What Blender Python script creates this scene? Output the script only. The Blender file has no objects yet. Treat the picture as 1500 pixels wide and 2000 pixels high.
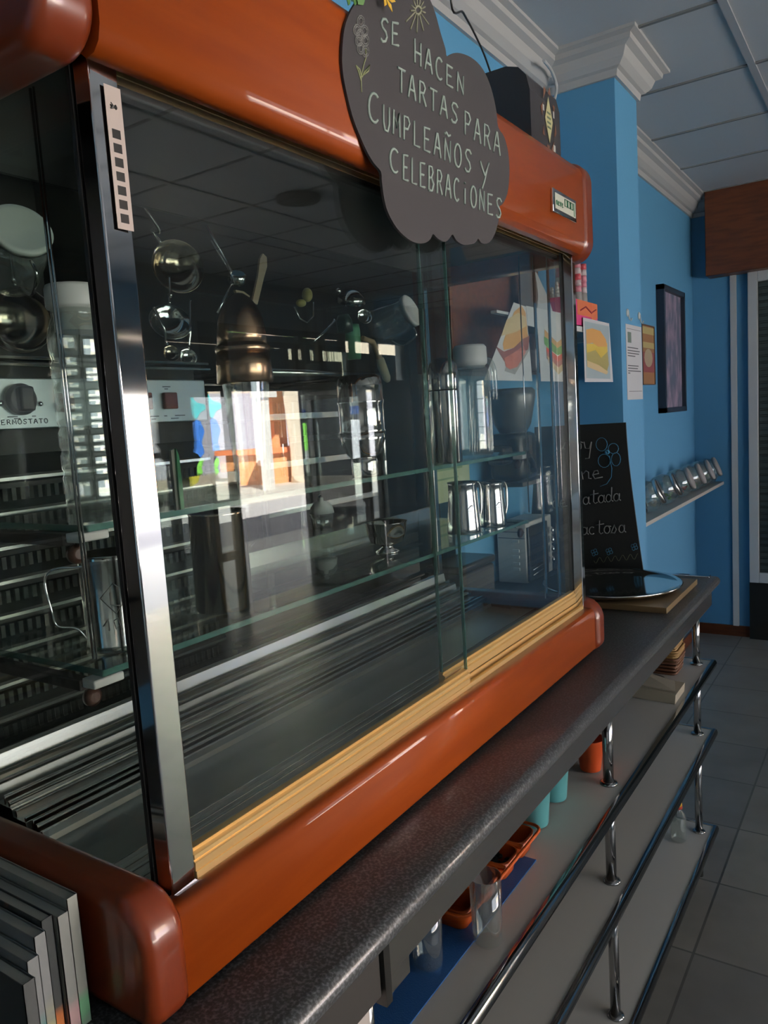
import bpy, bmesh, math, random
from mathutils import Vector, Matrix, Quaternion
random.seed(7)
S = bpy.context.scene
C = S.collection
PI = math.pi
# ---------------------------------------------------------------- camera
EYE = Vector((0, 0, 1.67))
AX = Vector((0.8311697, 0.5524054, -0.0632870))     # camera right in room axes
AY = Vector((0.0131378, -0.1333014, -0.9909885))    # camera down
AZ = Vector((-0.5558636, 0.8228481, -0.1180535))    # camera forward
cam = bpy.data.cameras.new('camera'); co = bpy.data.objects.new('camera', cam); C.objects.link(co)
cam.sensor_fit = 'HORIZONTAL'; cam.sensor_width = 36; cam.lens = 36; cam.clip_start = 0.02; cam.clip_end = 200
m = Matrix.Identity(4)
for i in range(3):
    m[i][0] = AX[i]; m[i][1] = -AY[i]; m[i][2] = -AZ[i]; m[i][3] = EYE[i]
co.matrix_world = m
S.camera = co
# ---------------------------------------------------------------- light, exposure
S.view_settings.view_transform = 'Standard'; S.view_settings.look = 'None'
S.view_settings.gamma = 1; S.view_settings.exposure = 0.0
S.cycles.use_denoising = True
S.cycles.max_bounces = 10; S.cycles.transparent_max_bounces = 24; S.cycles.glossy_bounces = 6
S.cycles.sample_clamp_indirect = 4.0; S.cycles.caustics_reflective = False; S.cycles.caustics_refractive = False
w = bpy.data.worlds.new('sky'); S.world = w; w.use_nodes = True
bg = w.node_tree.nodes['Background']; bg.inputs[0].default_value = (.80, .88, 1, 1); bg.inputs[1].default_value = 2.4
def lamp(name, kind, loc, rot, energy, color=(1, 1, 1), **k):
    l = bpy.data.lights.new(name, kind); l.energy = energy; l.color = color
    for a, b in k.items(): setattr(l, a, b)
    o = bpy.data.objects.new(name, l); C.objects.link(o); o.location = loc; o.rotation_euler = rot
    return o
lamp('sun', 'SUN', (8, 6, 8), Vector((.52, .36, -.78)).to_track_quat('-Z', 'Y').to_euler(), 170, (1, .93, .82), angle=.009)
# area lamp added for daylight from an unseen street window; weak fill added behind camera
lamp('added_street_daylight', 'AREA', (3.62, 1.2, 1.55), (0, math.radians(90), 0), 21, (1, .99, .95), shape='RECTANGLE', size=2.0, size_y=3.2)
lamp('rear_fill_light', 'AREA', (1.6, -2.4, 1.7), (math.radians(90), 0, math.radians(8)), 1.2, (1, .99, .95), shape='RECTANGLE', size=2.2, size_y=1.6)

# ---------------------------------------------------------------- helpers
def at(px, py, ax, val):
    """a point of the room measured on the plane ax = val along a line of sight (1500 x 2000 survey grid)"""
    d = AX * (px - 750) + AY * (py - 1000) + AZ * 1500
    i = 'xyz'.index(ax); t = (val - EYE[i]) / d[i]
    return EYE + d * t
def V(*a): return Vector(a)

def mat(name, col=(.8, .8, .8), rough=.5, metal=0, coat=0, noise=None, bump=None, spec=.5, trans=0, ior=1.45, emit=None, alpha=1):
    m = bpy.data.materials.new(name); m.use_nodes = True
    nt = m.node_tree; b = nt.nodes['Principled BSDF']
    b.inputs['Base Color'].default_value = (*col, 1); b.inputs['Roughness'].default_value = rough
    b.inputs['Metallic'].default_value = metal; b.inputs['Coat Weight'].default_value = coat; b.inputs['Coat Roughness'].default_value = .06
    b.inputs['Specular IOR Level'].default_value = spec; b.inputs['IOR'].default_value = ior
    b.inputs['Transmission Weight'].default_value = trans; b.inputs['Alpha'].default_value = alpha
    if noise or bump:
        tc = nt.nodes.new('ShaderNodeTexCoord'); mp = nt.nodes.new('ShaderNodeMapping'); nt.links.new(tc.outputs['Object'], mp.inputs[0])
    if noise:   # (second colour, scale, stretch(x,y,z), contrast low, high)
        c2, sc, st, lo, hi = noise
        n = nt.nodes.new('ShaderNodeTexNoise'); n.inputs['Scale'].default_value = sc; n.inputs['Detail'].default_value = 6
        mp.inputs['Scale'].default_value = st; nt.links.new(mp.outputs[0], n.inputs['Vector'])
        r = nt.nodes.new('ShaderNodeValToRGB'); r.color_ramp.elements[0].position = lo; r.color_ramp.elements[1].position = hi
        r.color_ramp.elements[0].color = (*col, 1); r.color_ramp.elements[1].color = (*c2, 1)
        nt.links.new(n.outputs['Fac'], r.inputs[0]); nt.links.new(r.outputs[0], b.inputs['Base Color'])
    if bump:    # (scale, strength, stretch)
        sc, s_, st = bump
        mp2 = nt.nodes.new('ShaderNodeMapping'); nt.links.new(tc.outputs['Object'], mp2.inputs[0]); mp2.inputs['Scale'].default_value = st
        n2 = nt.nodes.new('ShaderNodeTexNoise'); n2.inputs['Scale'].default_value = sc; nt.links.new(mp2.outputs[0], n2.inputs['Vector'])
        bp = nt.nodes.new('ShaderNodeBump'); bp.inputs['Strength'].default_value = s_; bp.inputs['Distance'].default_value = .002
        nt.links.new(n2.outputs['Fac'], bp.inputs['Height']); nt.links.new(bp.outputs[0], b.inputs['Normal'])
    if emit:
        b.inputs['Emission Color'].default_value = (*emit[0], 1); b.inputs['Emission Strength'].default_value = emit[1]
    return m
def pane_mat(name, tint=(.93, .97, .95), f0=.045, rough=0.0, haze=0.0, hazecol=(.6, .65, .62)):
    """clear thin glass: see-through plus a mirror reflection that grows towards grazing angles (Schlick)"""
    m = bpy.data.materials.new(name); m.use_nodes = True; nt = m.node_tree; nt.nodes.clear()
    N = nt.nodes.new; L = nt.links.new
    g = N('ShaderNodeNewGeometry'); d = N('ShaderNodeVectorMath'); d.operation = 'DOT_PRODUCT'
    L(g.outputs['Incoming'], d.inputs[0]); L(g.outputs['Normal'], d.inputs[1])
    a = N('ShaderNodeMath'); a.operation = 'ABSOLUTE'; L(d.outputs['Value'], a.inputs[0])
    s = N('ShaderNodeMath'); s.operation = 'SUBTRACT'; s.inputs[0].default_value = 1; L(a.outputs[0], s.inputs[1])
    p = N('ShaderNodeMath'); p.operation = 'POWER'; L(s.outputs[0], p.inputs[0]); p.inputs[1].default_value = 5
    ma = N('ShaderNodeMath'); ma.operation = 'MULTIPLY_ADD'; L(p.outputs[0], ma.inputs[0]); ma.inputs[1].default_value = 1 - f0; ma.inputs[2].default_value = f0
    t = N('ShaderNodeBsdfTransparent'); t.inputs[0].default_value = (*tint, 1)
    gl = N('ShaderNodeBsdfGlossy'); gl.inputs['Roughness'].default_value = rough; gl.inputs[0].default_value = (1, 1, 1, 1)
    mx = N('ShaderNodeMixShader'); L(ma.outputs[0], mx.inputs[0]); L(t.outputs[0], mx.inputs[1]); L(gl.outputs[0], mx.inputs[2])
    out = N('ShaderNodeOutputMaterial'); last = mx
    if haze:
        df = N('ShaderNodeBsdfDiffuse'); df.inputs[0].default_value = (*hazecol, 1)
        m2 = N('ShaderNodeMixShader'); m2.inputs[0].default_value = haze; L(mx.outputs[0], m2.inputs[1]); L(df.outputs[0], m2.inputs[2]); last = m2
    L(last.outputs[0], out.inputs[0])
    return m

M = {}
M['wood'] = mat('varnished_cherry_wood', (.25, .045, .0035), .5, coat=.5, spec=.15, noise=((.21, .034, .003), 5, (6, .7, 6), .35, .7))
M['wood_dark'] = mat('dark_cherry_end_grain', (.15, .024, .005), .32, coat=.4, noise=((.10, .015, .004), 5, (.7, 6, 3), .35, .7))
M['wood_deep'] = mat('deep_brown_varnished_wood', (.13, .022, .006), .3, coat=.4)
M['chrome'] = mat('polished_chrome', (.82, .82, .83), .06, 1)
M['steel'] = mat('brushed_stainless_steel', (.64, .61, .58), .24, 1, bump=(60, .25, (1, .02, 1)))
M['steel_pol'] = mat('polished_stainless_steel', (.72, .70, .67), .10, 1)
M['steel_tray'] = mat('worn_stainless_tray', (.56, .58, .56), .30, .6, noise=((.44, .46, .44), 9, (1, .6, 1), .4, .7))
M['panel'] = mat('satin_aluminium_panel', (.50, .54, .56), .35, .7)
M['gold'] = mat('gold_anodised_aluminium', (.92, .62, .26), .36, .55)
M['rubber'] = mat('black_rubber', (.012, .012, .012), .5)
M['black'] = mat('black_enamel', (.014, .014, .013), .3)
M['blackmat'] = mat('black_matt_metal', (.02, .019, .017), .55)
M['granite'] = mat('dark_speckled_granite', (.026, .029, .031), .40, coat=.25, noise=((.16, .17, .18), 240, (1, 1, 1), .45, .80))
M['laminate'] = mat('off_white_laminate', (.52, .50, .46), .42)
M['blue'] = mat('blue_wall_paint', (.070, .235, .41), .62, bump=(90, .25, (1, 1, 1)))
M['plaster'] = mat('white_plaster_moulding', (.46, .46, .46), .6)
M['chrome2'] = mat('dull_chrome', (.42, .42, .42), .14, 1)
M['white'] = mat('white_paint', (.60, .60, .59), .5)
M['whiteplastic'] = mat('white_plastic', (.68, .68, .64), .35)
M['brown'] = mat('dark_brown_wood_veneer', (.10, .028, .008), .45, noise=((.06, .016, .005), 12, (.6, 4, 4), .4, .7))
M['grey'] = mat('grey_painted_metal', (.10, .10, .10), .5)
M['bronze'] = mat('bronze_coloured_metal', (.36, .24, .15), .24, 1)
M['coppermug'] = mat('dark_polished_steel', (.40, .33, .25), .14, 1)
M['pane'] = pane_mat('clear_window_pane', (.93, .97, .95), .045)
M['doorpane'] = pane_mat('sliding_glass', (.955, .975, .965), .058, 0, .006, (.85, .86, .78))
M['edgeglass'] = mat('green_glass_edge', (.10, .26, .22), .12, trans=.35, alpha=.75)
M['shelfglass'] = pane_mat('shelf_glass', (.90, .955, .93), .05)
M['glass'] = pane_mat('bottle_glass', (.93, .95, .93), .13, .02, .06)
M['chalkboard'] = mat('chalkboard_black', (.026, .024, .026), .62)
M['chalkboard2'] = mat('painted_slate_black', (.009, .010, .010), .7)
M['paper'] = mat('white_paper', (.66, .65, .66), .6)
M['darkrubber'] = M['rubber']
def flat(name, col, rough=.55, **k):
    if name not in M: M[name] = mat(name, col, rough, **k)
    return M[name]

# ---- mesh builder
class MB:
    def __init__(s): s.b = bmesh.new(); s.mats = []; s.cur = 0
    def use(s, m):
        if m not in s.mats: s.mats.append(m)
        s.cur = s.mats.index(m); return s
    def _f(s, vs, smooth=False):
        try:
            f = s.b.faces.new(vs); f.material_index = s.cur; f.smooth = smooth; return f
        except ValueError: return None
    def box(s, p0, p1, bev=0, rot=None, piv=None, seg=2):
        x0, y0, z0 = [min(a, b) for a, b in zip(p0, p1)]; x1, y1, z1 = [max(a, b) for a, b in zip(p0, p1)]
        vs = [s.b.verts.new(c) for c in ((x0, y0, z0), (x1, y0, z0), (x1, y1, z0), (x0, y1, z0), (x0, y0, z1), (x1, y0, z1), (x1, y1, z1), (x0, y1, z1))]
        fs = [s._f([vs[i] for i in q]) for q in ((3, 2, 1, 0), (4, 5, 6, 7), (0, 1, 5, 4), (1, 2, 6, 5), (2, 3, 7, 6), (3, 0, 4, 7))]
        if bev:
            es = list({e for f in fs for e in f.edges})
            r = bmesh.ops.bevel(s.b, geom=es, offset=bev, segments=seg, affect='EDGES', profile=.5)
            for f in r['faces']: f.material_index = s.cur; f.smooth = True
            vs = list({v for f in r['faces'] for v in f.verts} | {v for v in vs if v.is_valid})
        if rot is not None:
            bmesh.ops.rotate(s.b, verts=[v for v in vs if v.is_valid], cent=piv if piv is not None else ((x0 + x1) / 2, (y0 + y1) / 2, (z0 + z1) / 2), matrix=rot)
        return s
    def prism(s, pts, off, smooth=False):
        """closed outline pts (3D) pushed along off"""
        off = Vector(off); a = [s.b.verts.new(p) for p in pts]; b = [s.b.verts.new(Vector(p) + off) for p in pts]; n = len(pts)
        s._f(a); s._f(b[::-1])
        for i in range(n): s._f([a[i], b[i], b[(i + 1) % n], a[(i + 1) % n]], smooth)
        return s
    def strip(s, prof, off, smooth=True):
        """open profile extruded"""
        off = Vector(off); a = [s.b.verts.new(p) for p in prof]; b = [s.b.verts.new(Vector(p) + off) for p in prof]
        for i in range(len(prof) - 1): s._f([a[i], a[i + 1], b[i + 1], b[i]], smooth)
        return s
    def lathe(s, prof, c=(0, 0, 0), ax=(0, 0, 1), n=36, cap=True):
        """profile [(r, h)...] turned around the axis ax at c"""
        ax = Vector(ax).normalized(); q = Vector((0, 0, 1)).rotation_difference(ax); c = Vector(c); rings = []
        for r, h in prof:
            if r < 1e-6: rings.append([s.b.verts.new(c + q @ Vector((0, 0, h)))])
            else: rings.append([s.b.verts.new(c + q @ Vector((r * math.cos(2 * PI * i / n), r * math.sin(2 * PI * i / n), h))) for i in range(n)])
        for A, B in zip(rings, rings[1:]):
            if len(A) == 1 and len(B) == 1: continue
            for i in range(n):
                j = (i + 1) % n
                if len(A) == 1: s._f([A[0], B[j], B[i]], True)
                elif len(B) == 1: s._f([A[i], A[j], B[0]], True)
                else: s._f([A[i], A[j], B[j], B[i]], True)
        if cap:
            if len(rings[0]) > 1: s._f(rings[0][::-1])
            if len(rings[-1]) > 1: s._f(rings[-1])
        return s
    def tube(s, pts, r, n=8, close=False, flatn=None):
        """round bar along a polyline; r may be a list"""
        P = [Vector(p) for p in pts]; N = len(P); rs = r if isinstance(r, (list, tuple)) else [r] * N; rings = []; up = None
        for i, p in enumerate(P):
            if close: d = (P[(i + 1) % N] - P[i - 1])
            else: d = (P[min(i + 1, N - 1)] - P[max(i - 1, 0)])
            if d.length < 1e-9: d = Vector((0, 0, 1))
            d.normalize()
            if up is None:
                up = Vector((0, 0, 1)) if abs(d.z) < .9 else Vector((1, 0, 0))
            up = (up - d * up.dot(d)); up.normalize(); sd = d.cross(up)
            rings.append([s.b.verts.new(p + (up * math.cos(2 * PI * k / n) + sd * math.sin(2 * PI * k / n)) * rs[i]) for k in range(n)])
        prs = list(zip(rings, rings[1:])) + ([(rings[-1], rings[0])] if close else [])
        for A, B in prs:
            for k in range(n): s._f([A[k], B[k], B[(k + 1) % n], A[(k + 1) % n]], True)
        if not close: s._f(rings[0]); s._f(rings[-1][::-1])
        return s
    def ball(s, c, r, sc=(1, 1, 1), n=16):
        prof = [(math.sin(PI * i / n) * r, -math.cos(PI * i / n) * r) for i in range(n + 1)]
        k = len(s.b.verts); s.lathe(prof, (0, 0, 0), n=n + 4, cap=False); s.b.verts.ensure_lookup_table()
        for v in s.b.verts[k:]: v.co = Vector((v.co.x * sc[0], v.co.y * sc[1], v.co.z * sc[2])) + Vector(c)
        return s
    def build(s, name, m=None, parent=None, shade=None):
        me = bpy.data.meshes.new(name)
        if parent is not None:
            pm = parent.get('_o'); base = Vector(pm) if pm is not None else Vector((0, 0, 0))
            if base.length > 0: bmesh.ops.translate(s.b, verts=s.b.verts[:], vec=-base)
        bmesh.ops.recalc_face_normals(s.b, faces=s.b.faces[:])
        s.b.to_mesh(me); s.b.free()
        ms = s.mats if s.mats else ([m] if m else [])
        if m and not s.mats: ms = [m]
        for q in ms: me.materials.append(q)
        o = bpy.data.objects.new(name, me); C.objects.link(o)
        if parent is not None:
            o.parent = parent; o['_o'] = parent.get('_o', (0, 0, 0))
        return o
def root(name, label, cat, loc=(0, 0, 0), group=None, local=False):
    """an empty at the base of a thing; parts are given in room coordinates unless local"""
    o = bpy.data.objects.new(name, None); C.objects.link(o); o.location = loc; o.empty_display_size = .05
    o['_o'] = (0, 0, 0) if local else tuple(loc)
    o['label'] = label; o['category'] = cat
    if group: o['group'] = group
    return o
def tag(o, label, cat, group=None, kind=None):
    o['label'] = label; o['category'] = cat
    if group: o['group'] = group
    if kind: o['kind'] = kind
    return o
def struct(o, label=None):
    o['kind'] = 'structure'
    if label: o['label'] = label
    return o
def kids(o): return [c for c in bpy.data.objects if c.parent == o]
def dup(o, parent=None):
    c = o.copy(); C.objects.link(c)
    if parent is not None: c.parent = parent
    for k in kids(o):
        if k is not c: dup(k, c)
    return c
def bezier(p, n=24):
    """Catmull-Rom through the points"""
    P = [Vector(q) for q in p]; P = [P[0]] + P + [P[-1]]; out = []
    for i in range(1, len(P) - 2):
        for k in range(n):
            t = k / n; a, b, c, d = P[i - 1], P[i], P[i + 1], P[i + 2]
            out.append(.5 * ((2 * b) + (c - a) * t + (2 * a - 5 * b + 4 * c - d) * t * t + (3 * b - a - 3 * c + d) * t ** 3))
    out.append(P[-2]); return out
def rrect(x0, z0, x1, z1, r, n=6):
    """rounded rectangle, r = four radii: (x0z0, x1z0, x1z1, x0z1)"""
    out = []
    for (cx, cz, a0), q in zip(((x0 + r[0], z0 + r[0], PI), (x1 - r[1], z0 + r[1], 1.5 * PI), (x1 - r[2], z1 - r[2], 0), (x0 + r[3], z1 - r[3], .5 * PI)), r):
        for i in range(n + 1):
            a = a0 + .5 * PI * i / n; out.append((cx + q * math.cos(a), cz + q * math.sin(a)))
    return out

# hand lettering: strokes in a 0..1 box
def arc(cx, cy, rx, ry, a0, a1, n=10):
    return [(cx + rx * math.cos(math.radians(a0 + (a1 - a0) * i / n)), cy + ry * math.sin(math.radians(a0 + (a1 - a0) * i / n))) for i in range(n + 1)]
F = {
 'S': [[(.95, .86), (.7, 1), (.35, .97), (.15, .8), (.3, .6), (.7, .45), (.85, .25), (.65, .05), (.3, 0), (.05, .12)]],
 'E': [[(.85, 1), (.1, .97), (.1, 0), (.9, .03)], [(.1, .5), (.7, .52)]],
 'H': [[(.1, 1), (.12, 0)], [(.9, 1), (.88, 0)], [(.1, .48), (.9, .52)]],
 'A': [[(.02, 0), (.45, 1), (.55, 1), (.98, 0)], [(.2, .38), (.8, .38)]],
 'C': [arc(.55, .5, .48, .5, 50, 310, 12)],
 'N': [[(.1, 0), (.12, 1), (.85, .05), (.88, 1)]],
 'T': [[(0, .97), (1, 1)], [(.5, 1), (.5, 0)]],
 'R': [[(.1, 0), (.12, 1), (.6, 1), (.85, .8), (.65, .55), (.12, .5)], [(.45, .5), (.95, 0)]],
 'P': [[(.12, 0), (.12, 1), (.65, 1), (.9, .78), (.65, .52), (.12, .48)]],
 'U': [[(.1, 1), (.1, .3), (.3, 0), (.7, 0), (.9, .3), (.9, 1)]],
 'M': [[(.02, 0), (.12, 1), (.5, .35), (.88, 1), (.98, 0)]],
 'L': [[(.12, 1), (.12, 0), (.9, .02)]],
 'Ñ': [[(.1, 0), (.12, .95), (.85, .05), (.88, .95)], [(.1, 1.13), (.35, 1.25), (.6, 1.12), (.9, 1.22)]],
 'O': [arc(.5, .5, .45, .5, 90, 450, 14)],
 'Y': [[(.05, 1), (.5, .5), (.95, 1)], [(.85, .9), (.5, .3), (.25, 0)]],
 'B': [[(.12, 0), (.12, 1), (.6, 1), (.8, .78), (.55, .53), (.12, .52)], [(.55, .53), (.9, .3), (.65, 0), (.12, 0)]],
 'I': [[(.5, .72), (.5, 0)], [(.48, .95), (.54, .99)]],
 'D': [[(.12, 0), (.12, 1), (.5, .98), (.9, .6), (.8, .2), (.5, 0), (.12, 0)]],
 'V': [[(.05, 1), (.5, 0), (.95, 1)]],
 'a': [arc(.45, .28, .38, .27, 40, 400, 10), [(.85, .55), (.82, .12), (1.05, .02)]],
 'c': [arc(.5, .28, .4, .27, 50, 310, 8)],
 't': [[(.5, .98), (.45, .15), (.7, .0), (1, .08)], [(0, .66), (1.1, .72)]],
 'o': [arc(.5, .28, .4, .27, 90, 450, 10), [(.6, .55), (1.05, .5)]],
 's': [[(0, 0), (.5, .6), (.75, .25), (.5, 0), (.1, .05)]],
 'd': [arc(.42, .28, .36, .27, 40, 400, 10), [(.85, 1.05), (.8, .12), (1.05, .02)]],
 'n': [[(.0, .5), (.12, .0)], [(.12, .35), (.45, .55), (.7, .45), (.72, .05), (1, .02)]],
 'e': [[(.05, .25), (.7, .32), (.6, .52), (.25, .5), (.08, .25), (.3, 0), (1.1, .08)]],
 'y': [[(.05, .55), (.2, .2), (.6, .2), (.85, .6)], [(.85, .6), (.6, -.35), (.2, -.4)]],
 'l': [[(.3, 1), (.3, .1), (.6, 0), (1, .1)]],
 'm': [[(0, .5), (.05, 0)], [(.05, .4), (.3, .55), (.45, .4), (.45, 0)], [(.45, .4), (.75, .55), (.9, .4), (.9, .05)]],
 'u': [[(.1, .5), (.1, .1), (.5, 0), (.8, .2), (.85, .5)], [(.85, .5), (.9, .02)]],
 'r': [[(.1, .5), (.15, 0)], [(.15, .35), (.5, .55), (.8, .48)]],
 'v': [[(.05, .55), (.45, 0), (.9, .55)]],
 'i': [[(.4, .5), (.4, 0)], [(.4, .75), (.42, .8)]],
}
def letters(mb, word, p0, p1, h0, h1, plane, r, gap=.28, jit=.0):
    """write a word on the plane between two measured baseline ends, letter heights h0..h1"""
    n = len(word)
    for i, ch in enumerate(word):
        a = i / n; b = (i + 1 - gap) / n
        for st in F[ch]:
            pts = []
            for u, v in st:
                t = a + (b - a) * u; h = h0 + (h1 - h0) * t
                pts.append(at(p0[0] + (p1[0] - p0[0]) * t, p0[1] + (p1[1] - p0[1]) * t - v * h, *plane))
            mb.tube(pts, r, 5)

exec_order = []
# ================================================================= the room
def tiles_mat(name, c1, c2, mortar, sx, sy, msize, off=(0, 0), rough=.4, nz=.25):
    m = bpy.data.materials.new(name); m.use_nodes = True; nt = m.node_tree; b = nt.nodes['Principled BSDF']; b.inputs['Roughness'].default_value = rough
    tc = nt.nodes.new('ShaderNodeTexCoord'); mp = nt.nodes.new('ShaderNodeMapping'); nt.links.new(tc.outputs['Object'], mp.inputs[0])
    mp.inputs['Location'].default_value = (off[0], off[1], 0)
    br = nt.nodes.new('ShaderNodeTexBrick'); nt.links.new(mp.outputs[0], br.inputs['Vector'])
    br.offset = 0; br.squash = 1; br.inputs['Scale'].default_value = 1; br.inputs['Brick Width'].default_value = sx; br.inputs['Row Height'].default_value = sy
    br.inputs['Mortar Size'].default_value = msize; br.inputs['Mortar Smooth'].default_value = .1
    br.inputs['Color1'].default_value = (*c1, 1); br.inputs['Color2'].default_value = (*c2, 1); br.inputs['Mortar'].default_value = (*mortar, 1)
    n = nt.nodes.new('ShaderNodeTexNoise'); n.inputs['Scale'].default_value = 5; n.inputs['Detail'].default_value = 8; nt.links.new(tc.outputs['Object'], n.inputs['Vector'])
    mx = nt.nodes.new('ShaderNodeMix'); mx.data_type = 'RGBA'; mx.blend_type = 'MULTIPLY'; mx.inputs['Factor'].default_value = nz
    nt.links.new(br.outputs['Color'], mx.inputs[6]); nt.links.new(n.outputs['Fac'], mx.inputs[7]); nt.links.new(mx.outputs[2], b.inputs['Base Color'])
    return m
M['floor'] = tiles_mat('grey_marble_floor_tiles', (.30, .285, .25), (.20, .20, .19), (.11, .11, .105), .40, .40, .004, (.1, .13), .38, .55)
M['ceil'] = mat('mineral_fibre_ceiling_tile', (.54, .57, .60), .75, bump=(120, .3, (1, 1, 1)))
M['tee'] = mat('ceiling_grid_metal', (.46, .47, .49), .4)
M['brick'] = tiles_mat('orange_brick', (.62, .26, .10), (.50, .20, .08), (.45, .32, .2), .24, .07, .008, (0, 0), .8)

struct(MB().box((-1.2, -2.6, -.1), (3.9, 8.8, 0)).build('floor', M['floor']))
# ceiling: tile field with its hanging grid of bars
cl = struct(MB().box((-1.2, -2.6, 3.03), (3.9, 8.8, 3.13)).build('ceiling', M['ceil']))
g = MB()
gx = [-.523 + .64 * k for k in range(-1, 7)]; gy = [3.04 + .64 * k for k in range(-8, 9)]
for x in gx: g.box((x - .014, -2.6, 3.022), (x + .014, 8.6, 3.03))
struct(g.build('ceiling_grid', M['tee']))
g = MB()
for y in gy: g.box((-1.2, y - .008, 3.0235), (3.7, y + .008, 3.03))
struct(g.build('ceiling_grid', flat('dark_joint', (.14, .15, .16), .6)))
# wall with the serving hatch to the kitchen
wl = MB()
wl.box((-1.25, 2.18, 0), (-1.2, 5.95, 3.13)); wl.box((-1.25, -2.6, 2.42), (-1.2, 2.18, 3.13)); wl.box((-1.25, -2.6, 0), (-1.2, -.9, 2.42)); wl.box((-1.40, -.9, 0), (-1.2, 2.18, 1.069))
struct(wl.build('wall_left', M['blue']))
struct(MB().box((-1.2, 3.10, 0), (-.915, 3.395, 3.05)).build('wall_pillar', M['blue']))
struct(MB().box((-1.4, 5.75, 0), (1.6, 5.95, 3.13)).build('wall_far', M['blue']))
struct(MB().box((1.6, 5.75, 0), (1.75, 8.8, 3.13)).box((1.75, 8.6, 0), (3.9, 8.8, 3.13)).build('wall_recess', M['blue']))
struct(MB().box((-1.4, -2.8, 0), (3.9, -2.6, 3.13)).build('wall_back', flat('pale_grey_paint', (.30, .33, .34), .6)))
# kitchen behind the hatch
M['kit'] = mat('dark_kitchen_wall_tile', (.075, .08, .078), .5)
k = MB(); k.box((-3.4, -1.2, 0), (-3.3, 2.3, 3)); k.box((-3.4, -1.3, 0), (-1.25, -1.2, 3)); k.box((-3.4, 2.2, 0), (-1.25, 2.3, 3)); k.box((-3.4, -1.3, 2.9), (-1.25, 2.3, 3)); k.box((-3.4, -1.3, -.1), (-1.4, 2.3, 0))
k.box((-2.1, -1.2, 0), (-1.41, 2.2, 1.068))
struct(k.build('wall_kitchen', M['kit']))
# plaster cornice (profile swept along walls)
def cornice(path, closed=False):
    """path: corner points (x, y) with the inward normals given per segment by turning right"""
    prof = [(0, 2.905), (.012, 2.905), (.016, 2.93), (.03, 2.935), (.05, 2.955), (.062, 2.985), (.085, 2.995), (.088, 3.012), (.11, 3.018), (.11, 3.03), (0, 3.03)]
    mb = MB(); n = len(path)
    rows = []
    for i, (x, y) in enumerate(path):
        def nrm(a, b):
            dx, dy = b[0] - a[0], b[1] - a[1]; l = math.hypot(dx, dy); return (dy / l, -dx / l)
        if i == 0: nx, ny = nrm(path[0], path[1])
        elif i == n - 1: nx, ny = nrm(path[-2], path[-1])
        else:
            a = nrm(path[i - 1], path[i]); b = nrm(path[i], path[i + 1]); nx, ny = a[0] + b[0], a[1] + b[1]
            if abs(a[0] * b[1] - a[1] * b[0]) > .5: pass
        rows.append([mb.b.verts.new((x + nx * d, y + ny * d, z)) for d, z in prof])
    for A, B in zip(rows, rows[1:]):
        for j in range(len(prof) - 1): mb._f([A[j], A[j + 1], B[j + 1], B[j]])
    return mb
o = cornice([(-1.2, -2.6), (-1.2, 3.10), (-.915, 3.10), (-.915, 3.395), (-1.2, 3.395), (-1.2, 5.75), (1.6, 5.75)]).build('trim_1', M['plaster']); struct(o)
# skirting
struct(MB().box((-1.2, 5.735, 0), (1.6, 5.75, .075)).build('baseboard_far', M['brown']))
struct(MB().box((-1.2, 3.4, 0), (-1.185, 5.735, .075)).build('baseboard_left', M['brown']))
# vertical white cable duct on the far wall
struct(MB().box((-.958, 5.728, .075), (-.918, 5.75, 2.5), .004).build('trim_2', M['white']))
# far window: white frame, lowered dark slats, black plinth, brown shutter box
wf = MB(); wf.box((-.845, 5.70, .40), (-.785, 5.75, 2.50), .004); wf.box((.60, 5.70, .40), (.66, 5.75, 2.50), .004); wf.box((-.785, 5.70, 2.42), (.60, 5.75, 2.50), .004); wf.box((-.785, 5.70, .40), (.60, 5.75, .47), .004)
win = struct(wf.build('window_1', M['white']))
sl = MB(); sl.box((-.785, 5.735, .47), (.60, 5.748, 2.42))
for i in range(44):
    z = .49 + i * .044; sl.box((-.783, 5.722, z), (.598, 5.736, z + .034), .004, seg=1)
sl.build('shutter_slats', mat('dark_green_grey_shutter', (.030, .045, .045), .5), win)
MB().box((-.845, 5.70, 0), (.66, 5.75, .40)).build('plinth', M['black'], win)
struct(MB().box((-1.085, 5.60, 2.485), (1.0, 5.75, 3.028), .006).build('trim_3', M['brown']))
# ---- street front (plane x = 3.7): open entrance, side lights, transom
fr = MB(); X0, X1 = 3.7, 3.9
fr.box((X0, -2.6, 0), (X1, -1.0, 3.13)); fr.box((X0, 3.2, 0), (X1, 4.72, 3.13)); fr.box((X0, 8.15, 0), (X1, 8.8, 3.13))
fr.box((X0, -1.0, 2.6), (X1, 3.2, 3.13)); fr.box((X0, -1.0, 0), (X1, 3.2, .5)); fr.box((X0, 4.72, 2.62), (X1, 8.15, 3.13))
struct(fr.build('wall_front', flat('pale_grey_paint', (.30, .33, .34), .6)))
struct(MB().box((X0, -4, 3.13), (X1, 12, 8.4)).build('wall_facade', flat('pale_render', (.66, .56, .48), .8)))
def frame(name, rects, m, x0=3.72, x1=3.78):
    mb = MB()
    for (y0, z0, y1, z1) in rects: mb.box((x0, y0, z0), (x1, y1, z1), .003, seg=1)
    return struct(mb.build(name, m))
M['frame'] = mat('dark_bronze_window_frame', (.075, .07, .065), .4)
d = frame('door_1', [(5.0, 0, 5.09, 2.62), (6.08, 0, 6.16, 2.62), (5.0, 2.02, 6.16, 2.10), (5.0, 2.56, 6.16, 2.62)], M['frame'])
MB().box((3.80, 4.75, 2.10), (3.88, 6.9, 2.56)).build('rolling_shutter_box', flat('grey_shutter', (.30, .31, .30)), d)
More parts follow.
